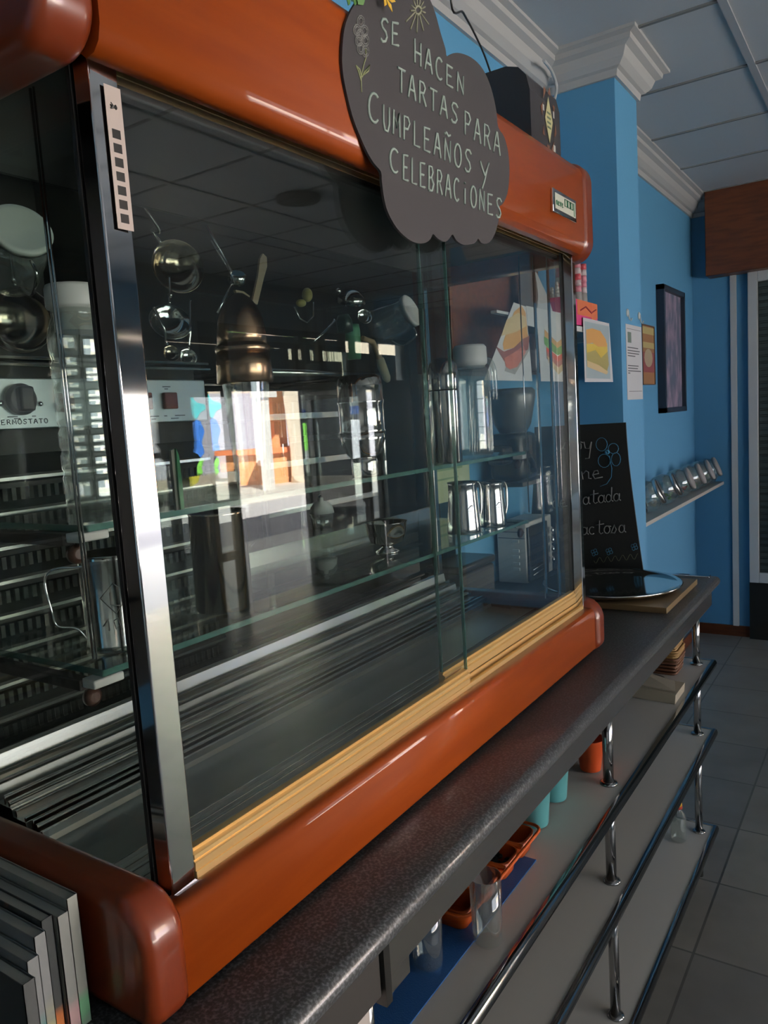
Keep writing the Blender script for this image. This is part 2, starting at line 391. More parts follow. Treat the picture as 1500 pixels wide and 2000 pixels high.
d2 = frame('window_2', [(4.72, 0, 4.80, 2.62), (4.80, .5, 5.0, .58), (4.80, 1.0, 5.0, 1.05), (4.80, 1.45, 5.0, 1.50), (4.80, 2.02, 5.0, 2.62)], M['frame'])
MB().box((3.742, 4.80, .0), (3.75, 5.0, 2.02)).build('glass_pane', M['pane'], d2)
d3 = frame('window_3', [(6.16, 0, 6.86, 2.05), (6.86, 0, 7.42, .55), (6.80, .55, 6.88, 2.62), (7.40, .5, 7.52, 2.62), (7.52, 0, 8.15, 2.05), (8.07, 0, 8.15, 2.62), (6.80, 1.22, 7.45, 1.27), (6.80, 1.70, 7.45, 1.76), (6.16, 2.03, 8.15, 2.14), (6.46, 2.05, 6.52, 2.62), (7.0, 2.05, 7.06, 2.62), (6.16, 2.56, 8.15, 2.62)], M['frame'])
MB().box((3.742, 6.86, .5), (3.75, 7.42, 2.03)).box((3.742, 6.16, 2.14), (3.75, 8.07, 2.56)).build('glass_pane', M['pane'], d3)
MB().box((3.85, 6.30, 2.14), (3.87, 8.07, 2.45)).build('rolling_shutter', flat('grey_shutter', (.30, .31, .30)), d3)
# entrance leaf standing open inwards with a long handle
leaf = MB(); leaf.box((2.98, 6.10, .04), (3.70, 6.15, .16), .004); leaf.box((2.98, 6.10, 1.92), (3.70, 6.15, 2.0), .004); leaf.box((2.98, 6.10, .04), (3.05, 6.15, 2.0), .004); leaf.box((3.63, 6.10, .04), (3.70, 6.15, 2.0), .004)
lf = struct(leaf.build('door_2', M['frame'])); MB().box((3.05, 6.12, .16), (3.63, 6.128, 1.92)).build('glass_pane', M['pane'], lf)
MB().tube([(3.02, 6.05, .9), (3.02, 6.05, 1.5)], .014).tube([(3.02, 6.05, .93), (3.02, 6.10, .93)], .008).tube([(3.02, 6.05, 1.47), (3.02, 6.10, 1.47)], .008).build('door_handle', M['chrome'], lf)
big = frame('window_4', [(-1.0, .5, -.94, 2.6), (3.14, .5, 3.2, 2.6), (1.06, .5, 1.12, 2.6), (-1.0, .5, 3.2, .56), (-1.0, 2.54, 3.2, 2.6)], M['white'])  # unseen window, put in for the street-side area lamp
# ================================================================= the street
struct(MB().box((3.9, -8, -.14), (7.0, 20, -.04)).build('pavement', flat('pale_paving', (.62, .60, .56), .8)))
struct(MB().box((7.0, -8, -.20), (11.5, 24, -.10)).build('road', flat('asphalt', (.30, .30, .32), .9)))
struct(MB().box((11.5, -8, -.12), (30, 40, -.03)).build('far_pavement', flat('pale_paving', (.62, .60, .56), .8)))
mw = MB().use(flat('lilac_mural_wall', (.52, .50, .62), .8)).box((19, 4, -.03), (19.3, 34, 3.0))
mw.use(flat('pale_render', (.66, .56, .48), .8)).box((19.05, 4, 3.0), (19.3, 34, 6))
mural = struct(mw.build('street_wall'))
def blob(mb, c, ry, rz, n=22, seed=0):
    rd = random.Random(seed); pts = []
    for i in range(n):
        a = 2 * PI * i / n; q = 1 + rd.uniform(-.16, .16); pts.append((18.985, c[0] + ry * q * math.cos(a), c[1] + rz * q * math.sin(a)))
    mb.prism(pts, (.015, 0, 0))
mb = MB(); mb.use(flat('mural_blue', (.02, .12, .50), .8)); blob(mb, (18.8, 1.3), 1.0, 1.3, seed=1)
mb.use(flat('mural_turquoise', (.01, .42, .50), .8)); blob(mb, (19.0, 2.5), .9, .5, seed=2)
mb.use(flat('mural_green', (.20, .58, .08), .8)); blob(mb, (18.9, .5), .8, .5, seed=3); blob(mb, (25.6, 1.6), .6, .9, seed=4)
mb.use(flat('mural_yellow', (.70, .62, .05), .8)); blob(mb, (18.9, 3.0), .5, .35, seed=5)
mb.build('mural_paint', None, mural)
pl = root('brick_pillar', 'orange brick pillar on a low brick base across the sunny street', 'pillar', (15, 18.2, -.03))
MB().box((14.8, 18.05, 1.0), (15.4, 18.62, 4.2)).build('shaft', M['brick'], pl)
MB().box((14.4, 17.2, -.03), (15.6, 19.3, .9)).build('base', M['brick'], pl)
MB().box((14.3, 17.1, .9), (15.7, 19.4, 1.05)).build('coping', flat('terracotta', (.60, .17, .07), .8), pl)
wp = root('white_post', 'white painted square post with a sign board left of the brick pillar across the street', 'post', (13.2, 15.9, -.03))
MB().box((13.1, 15.7, -.03), (13.3, 16.0, 2.6)).build('shaft', flat('bright_white_paint', (.8, .8, .78), .7), wp)
MB().box((13.05, 15.3, 2.5), (13.12, 16.3, 3.3)).build('panel', flat('bright_white_paint', (.8, .8, .78), .7), wp)
tr_ = root('added_street_tree', 'pale trunk added for the sunlit white streak right of the brick pillar', 'tree', (13.9, 18.2, -.03))
MB().tube([(13.9, 18.2, -.03), (13.9, 18.05, .25), (13.9, 18.0, 1.0), (13.95, 17.95, 2.2), (13.9, 17.8, 4.5)], [.42, .27, .22, .22, .28], 14).build('trunk', flat('pale_bark', (.66, .60, .50), .85), tr_)  # added pale trunk stands for the bright sunlit streak beside the pillar
cr = MB(); rd = random.Random(4)
for k in range(26): cr.ball((13.9 + rd.uniform(-1.2, 1.2), 17.8 + rd.uniform(-1.4, 1.4), 5.2 + rd.uniform(-.7, 1.2)), rd.uniform(.35, .6), (1, 1, .8), 7)
cr.build('foliage', flat('tree_leaves', (.07, .16, .03), .8), tr_)
sp = root('street_sign', 'blue and white sign on a thin grey post outside the shop', 'sign', (8, 12.6, -.1))
MB().tube([(8, 12.6, -.1), (8, 12.6, 2.3)], .035).build('post', flat('galvanised_post', (.4, .42, .45), .5), sp)
MB().use(flat('sign_white', (.7, .7, .7))).box((7.98, 12.1, 2.0), (8.02, 13.1, 2.5)).use(flat('sign_blue', (.02, .12, .6))).box((7.97, 12.1, 1.8), (8.03, 13.1, 2.0)).build('panel', None, sp)

# ================================================================= counter
CT = 1.07
ct = root('bar_counter', 'dark speckled granite bar counter running along the hatch, steel band under its edge', 'counter', (-.85, .9, CT - .03))
pr = [(-1.2, CT - .03), (-1.2, CT), (-.516, CT), (-.507, CT - .002), (-.502, CT - .008), (-.500, CT - .015), (-.502, CT - .024), (-.508, CT - .03)]
MB().prism([(x, -1.0, z) for x, z in pr], (0, 3.76, 0), True).build('countertop', M['granite'], ct)
MB().box((-.530, .712, .984), (-.516, 2.70, 1.039), .002).box((-.526, .712, .958), (-.518, .76, .99), .001).build('steel_apron', M['steel'], ct)
MB().box((-.530, -1.0, .97), (-.518, .695, 1.039), .002).build('dark_apron', M['blackmat'], ct)
MB().box((-.534, .697, .955), (-.513, .710, 1.039)).build('dark_gap_strip', M['black'], ct)  # black strip drawn for the dark gap in the apron
MB().box((-1.19, 2.735, CT - .03), (-.53, 2.765, CT + .003), .002).build('end_trim', M['chrome'], ct)
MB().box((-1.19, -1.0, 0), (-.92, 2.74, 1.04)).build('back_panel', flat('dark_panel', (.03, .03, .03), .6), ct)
# shelving with chrome posts below the counter
su = root('tiered_shelf_unit', 'three white laminate shelves with chrome edging on chrome posts under the counter', 'shelving', (-.72, .9, 0))
for z in (.774, .524, .165):
    o = MB().box((-.915, -1.0, z - .022), (-.528, 2.745, z), .001).build('shelf', M['laminate'], su)
    e = MB()
    prf = [(-.530, z - .026), (-.520, z - .026), (-.514, z - .018), (-.513, z - .008), (-.516, z - .001), (-.520, z + .002), (-.530, z + .002)]
    e.prism([(x, -1.0, zz) for x, zz in prf], (0, 3.755, 0), True); e.box((-.915, 2.745, z - .026), (-.53, 2.755, z + .002), .001)
    e.build('chrome_edging', M['chrome2'], o)
for y in (.72, 1.725, 2.69):
    zs = [(.165, .502), (.524, .752), (.774, .96)]
    p = MB()
    for a, b in zs: p.tube([(-.567, y, a), (-.567, y, b)], .0125, 16)
    p.tube([(-.567, y, 0), (-.567, y, .143)], .0125, 16)
    po = p.build('post', M['chrome2'], su)
    for a, b in zs: MB().lathe([(.021, 0), (.021, .004), (.0135, .007)], (-.567, y, a), n=20).build('collar', M['chrome2'], po)
# cabinet at the near end
cb = root('beige_cabinet', 'pale beige cabinet door under the near end of the counter', 'cabinet', (-.7, .3, .774))
MB().box((-.90, -.9, .775), (-.545, .690, .952), .002).build('body', flat('beige_board', (.50, .45, .40), .5), cb)
MB().box((-.545, .655, .780), (-.535, .690, .950), .001).build('door', flat('beige_board2', (.55, .50, .45), .45), cb)
MB().box((-.545, .20, .780), (-.535, .650, .950), .001).build('door', flat('beige_board2', (.55, .50, .45), .45), cb)

# ================================================================= display case
YL, YR = .49, 1.80; ZF = 1.178; ZT = 2.04; XF = -.612; XB = -1.06
dc = root('glass_display_case', 'glass display case framed in orange varnished wood with chrome corner posts', 'display case', (-.83, 1.15, 1.075))
def slab(y0, y1, z0, z1, rs, name, m, b=.016):
    mb = MB(); rings = []; K = 6
    st = [(b * (1 - math.sin(.5 * PI * k / K)), y0 + b * (1 - math.cos(.5 * PI * k / K))) for k in range(K + 1)]
    st += [(q, y1 - (y - y0)) for q, y in st[::-1]]
    for q, y in st:
        out = rrect(XB + q, z0 + q, -.605 - q, z1 - q, tuple(max(a - q, .004) for a in rs), 8)
        rings.append([mb.b.verts.new((x, y, z)) for x, z in out])
    for A, B in zip(rings, rings[1:]):
        for k in range(len(A)): mb._f([A[k], A[(k + 1) % len(A)], B[(k + 1) % len(A)], B[k]], True)
    mb._f(rings[0], True); mb._f(rings[-1], True)
    o = mb.build(name, m, dc); w_ = o.modifiers.new('n', 'WEIGHTED_NORMAL'); w_.weight = 100; w_.mode = 'FACE_AREA'; return o
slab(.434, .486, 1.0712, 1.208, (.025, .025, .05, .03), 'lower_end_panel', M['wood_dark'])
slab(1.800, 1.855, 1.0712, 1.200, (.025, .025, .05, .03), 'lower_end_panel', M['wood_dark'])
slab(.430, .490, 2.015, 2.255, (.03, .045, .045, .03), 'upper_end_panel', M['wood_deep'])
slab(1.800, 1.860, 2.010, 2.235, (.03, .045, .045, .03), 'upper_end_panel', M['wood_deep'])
# front board with soft top edge
prf = [(-.640, 1.078), (-.617, 1.078), (-.614, 1.082), (-.614, 1.168), (-.616, 1.176), (-.622, 1.181), (-.640, 1.182)]
MB().prism([(x, .484, z) for x, z in prf], (0, 1.316, 0), True).build('front_board', M['wood'], dc)
# canopy board: bullnose lower edge, slight curve
prf = [(-.648, 2.034), (-.634, 2.022), (-.622, 2.024), (-.614, 2.032), (-.610, 2.046), (-.609, 2.10), (-.611, 2.20), (-.616, 2.212), (-.65, 2.214), (-.66, 2.2), (-.66, 2.04)]
MB().prism([(x, .492, z) for x, z in prf], (0, 1.308, 0), True).build('canopy_board', M['wood'], dc)
MB().box((XB, .492, 2.19), (-.66, 1.80, 2.208)).build('top_panel', M['wood_dark'], dc)
MB().box((XB, .492, 2.05), (-.672, 1.80, 2.060)).build('inner_ceiling', flat('dark_inner_ceiling', (.03, .03, .03), .4), dc)
# plinth
MB().box((XB, .492, 1.085), (-.645, 1.80, 1.150)).build('base_tray', M['blackmat'], dc)
for x in (-.66, -1.02):
    for y in (.56, 1.74): MB().lathe([(.014, 0), (.016, .004), (.012, .0155)], (x, y, CT), n=16).build('foot', M['rubber'], dc)
POST = 4.6   # the near faces are turned a little towards the street door
# chrome posts (front pair wide, back pair narrow)
for y0, y1 in ((.494, .530), (1.787, 1.812)):
    o = MB().box((-.660, y0, 1.17), (-.638, y1, 2.05), .002, rot=Matrix.Rotation(math.radians(POST), 3, 'Z')).build('corner_post', M['chrome'], dc)
    MB().box((-.668, y0 - .001, 1.17), (-.6625, y0 + .010, 2.05)).build('rubber_seal', M['rubber'], o)
for y0, y1 in ((.494, .514), (1.79, 1.81)):
    MB().box((XB, y0, 1.15), (XB + .02, y1, 2.05), .002).build('back_post', M['steel_pol'], dc)
# scale sticker on the near post
st = MB().use(flat('beige_label', (.56, .47, .41), .6)).box((-.6355, .5095, 1.872), (-.6350, .5285, 2.006))
st.use(M['black'])
for i in range(7):
    z = 1.966 - i * .0132; st.box((-.6350, .5140, z - .0085), (-.6346, .5235, z))
rd = random.Random(3)
for i in range(9):
    a = rd.uniform(-.8, .8); st.tube([(-.6348, .5185 - .004 * math.cos(a), 1.987 - .003 * math.sin(a) + rd.uniform(-.002, .002)), (-.6348, .5185 + .004 * math.cos(a), 1.987 + .003 * math.sin(a))], .0006, 4)
st.build('scale_sticker', None, dc)
# name plate
npl = MB().use(M['chrome']).box((-.609, 1.595, 2.080), (-.604, 1.735, 2.128), .0015)
npl.use(flat('plate_cream', (.62, .62, .50), .5)).box((-.604, 1.605, 2.088), (-.6032, 1.727, 2.120))
npl.use(flat('plate_green', (.03, .14, .07), .5))
x = -.6028
def pl_text(word, y0, y1, z0, h):
    n = len(word)
    for i, ch in enumerate(word):
        for stq in F[ch]:
            npl.tube([(x, y0 + (y1 - y0) * (i + .75 * u) / n, z0 + v * h) for u, v in stq], .0011, 4)
pl_text('neve', 1.610, 1.652, 2.096, .017)
for i in range(3):
    y = 1.660 + i * .018; npl.tube([(x, y, 2.102), (x, y + .013, 2.102), (x, y + .013, 2.116), (x, y, 2.116)], .0014, 4, close=True)
npl.box((-.6032, 1.716, 2.090), (-.6028, 1.720, 2.118))
npl.build('name_plate', None, dc)
# sliding doors with gold bottom rails
def goldrail(y0, y1, x, z0, z1):
    mb = MB(); h = z1 - z0
    prf = [(x - .006, z0), (x + .006, z0), (x + .007, z0 + h * .45), (x + .004, z0 + h * .52), (x + .0065, z0 + h * .60), (x + .0065, z0 + h * .74), (x + .002, z0 + h * .82), (x + .004, z0 + h), (x - .006, z0 + h)]
    mb.prism([(a, y0, b) for a, b in prf], (0, y1 - y0, 0)); return mb
def sliding(y0, y1, x, zr0, zr1, edge_y):
    o = MB().use(M['doorpane']).box((x - .0025, y0, zr1 - .004), (x + .0025, y1, 2.036)).build('sliding_door', None, dc)
    goldrail(y0, y1 + (.002 if edge_y else 0), x, zr0, zr1).build('bottom_rail', M['gold'], o)
    e = MB()
    ye = y1 if edge_y else y0
    e.box((x - .0027, ye - .0012, zr1), (x + .0027, ye + .0012, 2.034)); e.build('glass_edge', M['edgeglass'], o)
    return o
sliding(.530, 1.186, -.645, 1.186, 1.216, True)
sliding(1.128, 1.787, -.662, 1.196, 1.226, False)
MB().use(M['gold']).box((-.668, .530, 1.180), (-.638, 1.787, 1.186), .001).box((-.640, .530, 1.181), (-.637, 1.787, 1.190)).box((-.654, .530, 1.181), (-.652, 1.787, 1.196)).build('lower_track', None, dc)
tk = MB().use(M['gold'])
for xx in (-.638, -.6535, -.6685): tk.box((xx - .0012, .530, 2.028), (xx + .0012, 1.787, 2.046))
tk.box((-.669, .530, 2.044), (-.637, 1.787, 2.048)); tk.build('upper_track', None, dc)
tk = MB(); tk.box((-.685, .530, 2.020), (-.671, 1.787, 2.049), .002); tk.box((-.700, .530, 2.035), (-.686, 1.787, 2.049), .002); tk.build('light_channel', M['blackmat'], dc)
MB().box((XB + .02, .4995, 1.16), (-.660, .5035, 2.05)).build('side_pane', M['pane'], dc)
MB().box((XB + .02, 1.798, 1.16), (-.660, 1.802, 2.05)).build('side_pane', M['pane'], dc)
MB().box((XB + .004, .514, 1.16), (XB + .008, 1.79, 2.05)).build('back_pane', M['pane'], dc)
# slender bright strips at the far side pane and its white clips
MB().box((-.700, 1.786, 1.20), (-.697, 1.797, 2.04)).box((-.735, 1.786, 1.20), (-.732, 1.797, 2.04)).build('glass_channel', M['steel_pol'], dc)
# ribbed steel floor trays: shallow steps with thin bright ribs
prf = [(-.672, 1.170), (-.770, 1.164), (-.772, 1.167), (-.832, 1.166), (-.834, 1.163), (-.890, 1.165), (-.892, 1.172), (-.925, 1.173), (-.927, 1.186), (-.955, 1.187), (-.957, 1.198), (-.992, 1.199), (-.995, 1.218), (-1.025, 1.220), (-1.03, 1.245), (-1.045, 1.246), (-1.045, 1.16)]
tr = MB().strip([(a, .505, b) for a, b in prf], (0, 1.292, 0), False).build('ribbed_steel_tray', M['steel_tray'], dc)
rb = MB()
for x, z, h, w_ in ((-.688, 1.169, .008, .0022), (-.706, 1.168, .006, .002), (-.724, 1.167, .008, .0022), (-.744, 1.165, .006, .002), (-.764, 1.164, .007, .002), (-.893, 1.172, .010, .004), (-.903, 1.173, .016, .003), (-.911, 1.173, .020, .004), (-.928, 1.186, .006, .003), (-.948, 1.187, .010, .003), (-.962, 1.198, .008, .004), (-.972, 1.198, .014, .003), (-.996, 1.218, .006, .003), (-1.012, 1.219, .010, .002), (-1.031, 1.245, .006, .003)):
    rb.box((x - w_, .506, z - .003), (x, 1.796, z + h), .0006, seg=1)
rb.build('bright_rib', M['steel_pol'], tr)
# glass shelves on end brackets
for z in (1.572, 1.400):
    sh = MB().use(M['shelfglass']).box((XB + .01, .535, z - .007), (-.772, 1.785, z)).build('glass_shelf', None, dc)
    MB().box((-.7735, .535, z - .0072), (-.7715, 1.785, z + .0002)).box((XB + .01, .5335, z - .0072), (-.772, .5352, z + .0002)).build('polished_edge', M['edgeglass'], sh)
    for y in (.520, 1.790):
        MB().box((-1.04, y - .006, z - .022), (-.79, y + .010, z - .0075), .002).build('shelf_bracket', M['blackmat'], sh)
        MB().box((-.795, y - .002, z - .018), (-.768, y + .040 if y < 1 else y - .03, z - .0075), .002).build('shelf_clip', M['whiteplastic'], sh)
        MB().lathe([(.0115, 0), (.0115, .006), (.006, .010)], (-.795, y + .01 if y < 1 else y - .01, z - .033), (1, 0, 0), 18).build('bracket_knob', flat('brown_knob', (.05, .018, .01), .4), sh)
MB().tube([(-.765, .519, 1.42), (-.765, .519, 2.04)], .0016, 6).tube([(-.759, .519, 1.42), (-.759, .519, 2.04)], .0012, 6).build('hanging_rod', M['chrome'], dc)
MB().tube([(-.765, 1.778, 1.42), (-.765, 1.778, 2.04)], .0016, 6).build('hanging_rod', M['chrome'], dc)
# ================================================================= things on the glass shelves
ZU, ZL = 1.5725, 1.4005
# left carafe with white lid, ribbed glass
def shellprof(p, t=.003):
    return p + [(max(r - t, .0005), h + (t if i == 0 else 0)) for i, (r, h) in list(enumerate(p))[::-1]]
def carafe(name, label, loc, r, h, ribs, lid=True, group=None):
    c = root(name, label, 'carafe', loc, group); x, y, z = loc
    p = [(r * .86, 0), (r * .95, .004), (r * .97, .02)]
    n = 6
    for i in range(n):
        a = .03 + (h * .70 - .03) * i / n; b = (h * .70 - .03) / n
        p += [(r * .98, a), (r * .98, a + b * .55), (r * (.98 - ribs), a + b * .75)]
    p += [(r, h * .72), (r * .99, h * .78), (r * .90, h * .83), (r * .80, h * .86), (r * .80, h * .90)]
    MB().lathe(shellprof(p), (x, y, z), n=40, cap=False).build('glass_body', M['glass'], c)
    if lid:
        l = MB(); l.lathe([(r * .70, h * .80), (r * .72, h * .895), (r * .90, h * .90), (r * .93, h * .91), (r * .93, h * .985), (r * .88, h)], (x, y, z), n=40); l.build('white_lid', M['whiteplastic'], c)
    return c
carafe('glass_carafe', 'tall ribbed glass carafe with white lid on the upper shelf behind the near chrome post', (-.935, .665, ZU), .040, .305, .07)
# steel tankard with wire handle (lower shelf, left)
t = root('steel_tankard', 'printed steel tankard with thin looped handle on the lower shelf, nearest the camera', 'tankard', (-.845, .615, ZL))
p = [(.040, 0), (.042, .003), (.040, .010), (.0415, .118), (.043, .124), (.0415, .124), (.039, .010), (0, .008)]
MB().lathe(p, (-.845, .615, ZL), n=48, cap=False).build('body', M['steel_pol'], t)
hd = bezier([at(190, 1100, 'y', .585), at(150, 1108, 'y', .57), at(105, 1112, 'y', .555), at(88, 1135, 'y', .55), at(100, 1190, 'y', .55), at(112, 1222, 'y', .555), at(150, 1228, 'y', .57), at(172, 1250, 'y', .58)], 8)
MB().tube(hd, .0016, 8).build('wire_handle', M['chrome'], t)
pr_ = MB()
for st_ in ([(0, .7), (.5, 1), (1, .7), (.5, .35), (0, .7)], [(.35, .8), (.35, .55), (.7, .5)], [(0, .1), (.2, .25), (.2, 0)], [(.4, .2), (.55, .25), (.6, .1), (.45, .02), (.4, .2)], [(.8, .22), (.8, .0), (1, .1)]):
    pts = []
    for u, v in st_:
        a = math.radians(-62 + u * 48); pts.append((-.845 + .0418 * math.cos(a), .615 + .0418 * math.sin(a) * 1, ZL + .03 + v * .06))
    pr_.tube(pts, .0006, 4)
pr_.build('printed_mark', flat('grey_print', (.12, .12, .12)), t)
# dark polished cup (lower shelf)
t = root('tall_steel_cup', 'tall dark polished steel cup on the lower shelf right of the near chrome post', 'cup', (-.855, .815, ZL))
MB().lathe([(.041, 0), (.043, .003), (.0425, .146), (.0445, .150), (.0425, .150), (.040, .006), (0, .005)], (-.855, .815, ZL), n=48, cap=False).build('body', M['coppermug'], t)
# glass shaker with a bronze cup and domed cap (upper shelf)
bx, by = -.84, .885
t = root('cocktail_shaker', 'clear glass shaker with bronze coloured cup and domed cap on the upper shelf', 'shaker', (bx, by, ZU))
p = [(.024, 0), (.026, .004), (.029, .05), (.033, .12), (.036, .17), (.036, .186)]
MB().lathe(shellprof(p, .002), (bx, by, ZU), n=48, cap=False).build('glass_body', M['glass'], t)
MB().lathe([(.0415, .168), (.0435, .170), (.0425, .195), (.0405, .215), (.036, .215), (.040, .17)], (bx, by, ZU), n=48, cap=False).build('bronze_cup', M['bronze'], t)
MB().lathe([(.041, .215), (.042, .217), (.042, .222), (.041, .224)], (bx, by, ZU), n=48).build('collar_ring', M['bronze'], t)
p = [(.0385, .224), (.0378, .240), (.034, .265), (.027, .283), (.018, .296), (.008, .303), (0, .305)]
MB().lathe(p, (bx, by, ZU), n=48).build('domed_cap', M['bronze'], t)
# three piece shaker turned upside down
bx, by = -.806, 1.14
t = root('steel_cocktail_shaker', 'steel cocktail shaker with two ribs and narrow foot, middle of the upper shelf', 'shaker', (bx, by, ZU))
MB().lathe([(.023, 0), (.024, .002), (.024, .030), (.023, .032)], (bx, by, ZU), n=40).build('cap', M['steel_pol'], t)
MB().lathe([(.024, .032), (.034, .045), (.0405, .065), (.0415, .078)], (bx, by, ZU), n=48).build('strainer_top', M['steel_pol'], t)
MB().lathe([(.0425, .078), (.043, .080), (.0415, .084), (.0415, .128), (.043, .131), (.043, .134), (.0415, .137), (.0415, .160), (.039, .174), (.033, .180), (0, .181)], (bx, by, ZU), n=48).build('body', M['steel_pol'], t)
# slim steel flask beside the sliding glass edge
bx, by = -.793, 1.425
t = root('steel_vacuum_flask', 'slim brushed steel flask with rounded shoulder beside the sliding door edge, upper shelf', 'flask', (bx, by, ZU))
MB().lathe([(.031, 0), (.0325, .004), (.0325, .150), (.0325, .152)], (bx, by, ZU), n=48).build('body', M['steel_pol'], t)
MB().lathe([(.0318, .152), (.0318, .154), (.0325, .156), (.0325, .185), (.029, .205), (.020, .216), (.010, .219), (0, .219)], (bx, by, ZU), n=48).build('cap', M['steel_pol'], t)
# right carafe: squared shoulders, arches moulded in, lid with pouring hook
bx, by = -.833, 1.63
t = root('lidded_glass_jug', 'clear glass jug with moulded arches and white lid at the right of the upper shelf', 'jug', (bx, by, ZU))
MB().lathe(shellprof([(.040, 0), (.044, .004), (.045, .02), (.045, .17), (.043, .195), (.036, .208), (.034, .212), (.034, .222)], .0035), (bx, by, ZU), n=40, cap=False).build('glass_body', M['glass'], t)
l = MB(); l.lathe([(.033, .206), (.036, .212), (.039, .214), (.040, .220), (.039, .252), (.034, .258), (0, .260)], (bx, by, ZU), n=40); l.build('white_lid', M['whiteplastic'], t)
MB().tube(bezier([(bx + .02, by + .035, ZU + .225), (bx + .022, by + .062, ZU + .22), (bx + .022, by + .078, ZU + .20), (bx + .022, by + .082, ZU + .15), (bx + .022, by + .080, ZU + .13)], 6), .007, 10).build('glass_handle', M['glass'], t)
a_ = MB()
for k in range(5):
    hh = .165 - k * .032; pts = []
    for i in range(13):
        u = -1 + 2 * i / 12; th = math.radians(-30 + u * (46 - k * 7)); zz = ZU + .012 + (hh - .012) * (1 if abs(u) < .7 else max(0.02, 1 - ((abs(u) - .7) / .3) ** 2))
        pts.append((bx + .0455 * math.cos(th), by + .0455 * math.sin(th), zz))
    pts = [(pts[0][0], pts[0][1], ZU + .008)] + pts + [(pts[-1][0], pts[-1][1], ZU + .008)]
    a_.tube(pts, .0011, 6)
a_.build('moulded_arches', M['glass'], t)
# two steel milk pitchers, lower shelf
def pitcher(label, bx, by, r, h, hz):
    t = root('steel_milk_pitcher', label, 'pitcher', (bx, by, ZL), 'steel milk pitchers on the lower shelf')
    MB().lathe([(r, 0), (r * 1.03, .004), (r * .98, .02), (r * .86, h * .75), (r * .85, h * .95), (r * .90, h), (r * .86, h), (r * .82, h * .9), (r * .92, .02), (0, .006)], (bx, by, ZL), n=48, cap=False).build('body', M['steel_pol'], t)
    MB().tube(bezier([(bx + .01, by + r * .82, ZL + h * .93), (bx + .012, by + r * 1.35, ZL + h * .95), (bx + .014, by + r * 1.62, ZL + h * .78), (bx + .014, by + r * 1.55, ZL + h * .4), (bx + .012, by + r * 1.1, ZL + h * .14)], 6), [.0035] * 25, 8).build('handle', M['steel_pol'], t)
    d = MB(); d.tube([(bx + r * .90 * math.cos(a), by + r * .90 * math.sin(a), ZL + h * .52 + .004 * math.sin(a * 9)) for a in [math.radians(q) for q in range(-52, -20, 4)]], .0012, 4)
    d.tube([(bx + r * .91 * math.cos(a), by + r * .91 * math.sin(a), ZL + h * .45) for a in [math.radians(q) for q in range(-48, -24, 4)]], .0008, 4)
    d.build('engraved_mark', flat('grey_print', (.12, .12, .12)), t)
pitcher('steel milk pitcher, the left and larger of two on the lower shelf', -.835, 1.565, .039, .118, 0)
pitcher('steel milk pitcher, the right and smaller of two on the lower shelf', -.815, 1.675, .033, .106, 0)
# footed steel bowl
bx, by = -.875, 1.30
t = root('footed_steel_bowl', 'small footed steel sauce bowl with handle on the lower shelf', 'bowl', (bx, by, ZL))
MB().lathe([(.024, 0), (.025, .002), (.012, .010), (.012, .014), (.034, .022), (.041, .040), (.043, .062), (.0445, .063), (.041, .061), (.039, .042), (.03, .026), (0, .019)], (bx, by, ZL), n=40, cap=False).build('bowl_body', M['steel_pol'], t)
MB().tube(bezier([(bx, by + .042, ZL + .058), (bx, by + .062, ZL + .056), (bx, by + .064, ZL + .04), (bx, by + .045, ZL + .030)], 6), .003, 8).build('handle', M['steel_pol'], t)
# ================================================================= kitchen equipment behind the case
ov = root('louvred_rotisserie_oven', 'black louvred oven with silver control panel behind the case', 'oven', (-1.35, .55, 1.07))
o = MB(); o.box((-1.75, .02, 1.07), (-1.155, 1.075, 1.795), .004); ob = o.build('body', M['blackmat'], ov)
lo = MB()
for i in range(11):
    z = 1.09 + i * .052
    lo.prism([(-1.155, .03, z), (-1.128, .03, z + .006), (-1.128, .03, z + .014), (-1.155, .03, z + .044)], (0, 1.04, 0))
lo.build('louvres', M['blackmat'], ov)
lt = MB()
for i in range(11):
    z = 1.09 + i * .052; lt.box((-1.129, .03, z + .005), (-1.1265, 1.07, z + .010))
lt.build('bright_louvre_edge', M['steel'], ov)
pf = MB()
for i in range(10):
    z = 1.113 + i * .052
    for kx in range(70):
        y = .05 + kx * .0146; pf.box((-1.1415, y, z), (-1.1385, y + .007, z + .022))
pf.build('perforation', flat('dark_hole', (.022, .022, .018), .5), ov)
pn = MB().box((-1.128, .03, 1.692), (-1.120, 1.066, 1.770), .002).build('control_panel', M['panel'], ov)
kb = MB(); kb.lathe([(.024, 0), (.024, .012), (.020, .016)], (-1.120, .680, 1.737), (1, 0, 0), 28); kb.box((-1.108, .668, 1.718), (-1.092, .692, 1.756), .004); kb.build('thermostat_knob', M['black'], pn)
MB().lathe([(.004, 0), (.004, .004), (0, .006)], (-1.120, .715, 1.730), (1, 0, 0), 14).build('indicator', M['chrome'], pn)
MB().lathe([(.005, 0), (.005, .004), (0, .006)], (-1.120, .650, 1.732), (1, 0, 0), 14).build('indicator', M['chrome'], pn)
for y in (.742, .900, .958): MB().box((-1.120, y, 1.716), (-1.111, y + .030, 1.746), .002).build('red_rocker_switch', flat('dark_red_switch', (.13, .016, .010), .3), pn)
tx = MB(); tx.use(flat('panel_print', (.05, .05, .06)))
wd = 'TERMOSTATO'
for i, ch in enumerate(wd):
    for s_ in F[ch]: tx.tube([(-1.1195, .640 + (i + .72 * u) * .0088, 1.700 + v * .007) for u, v in s_], .0007, 4)
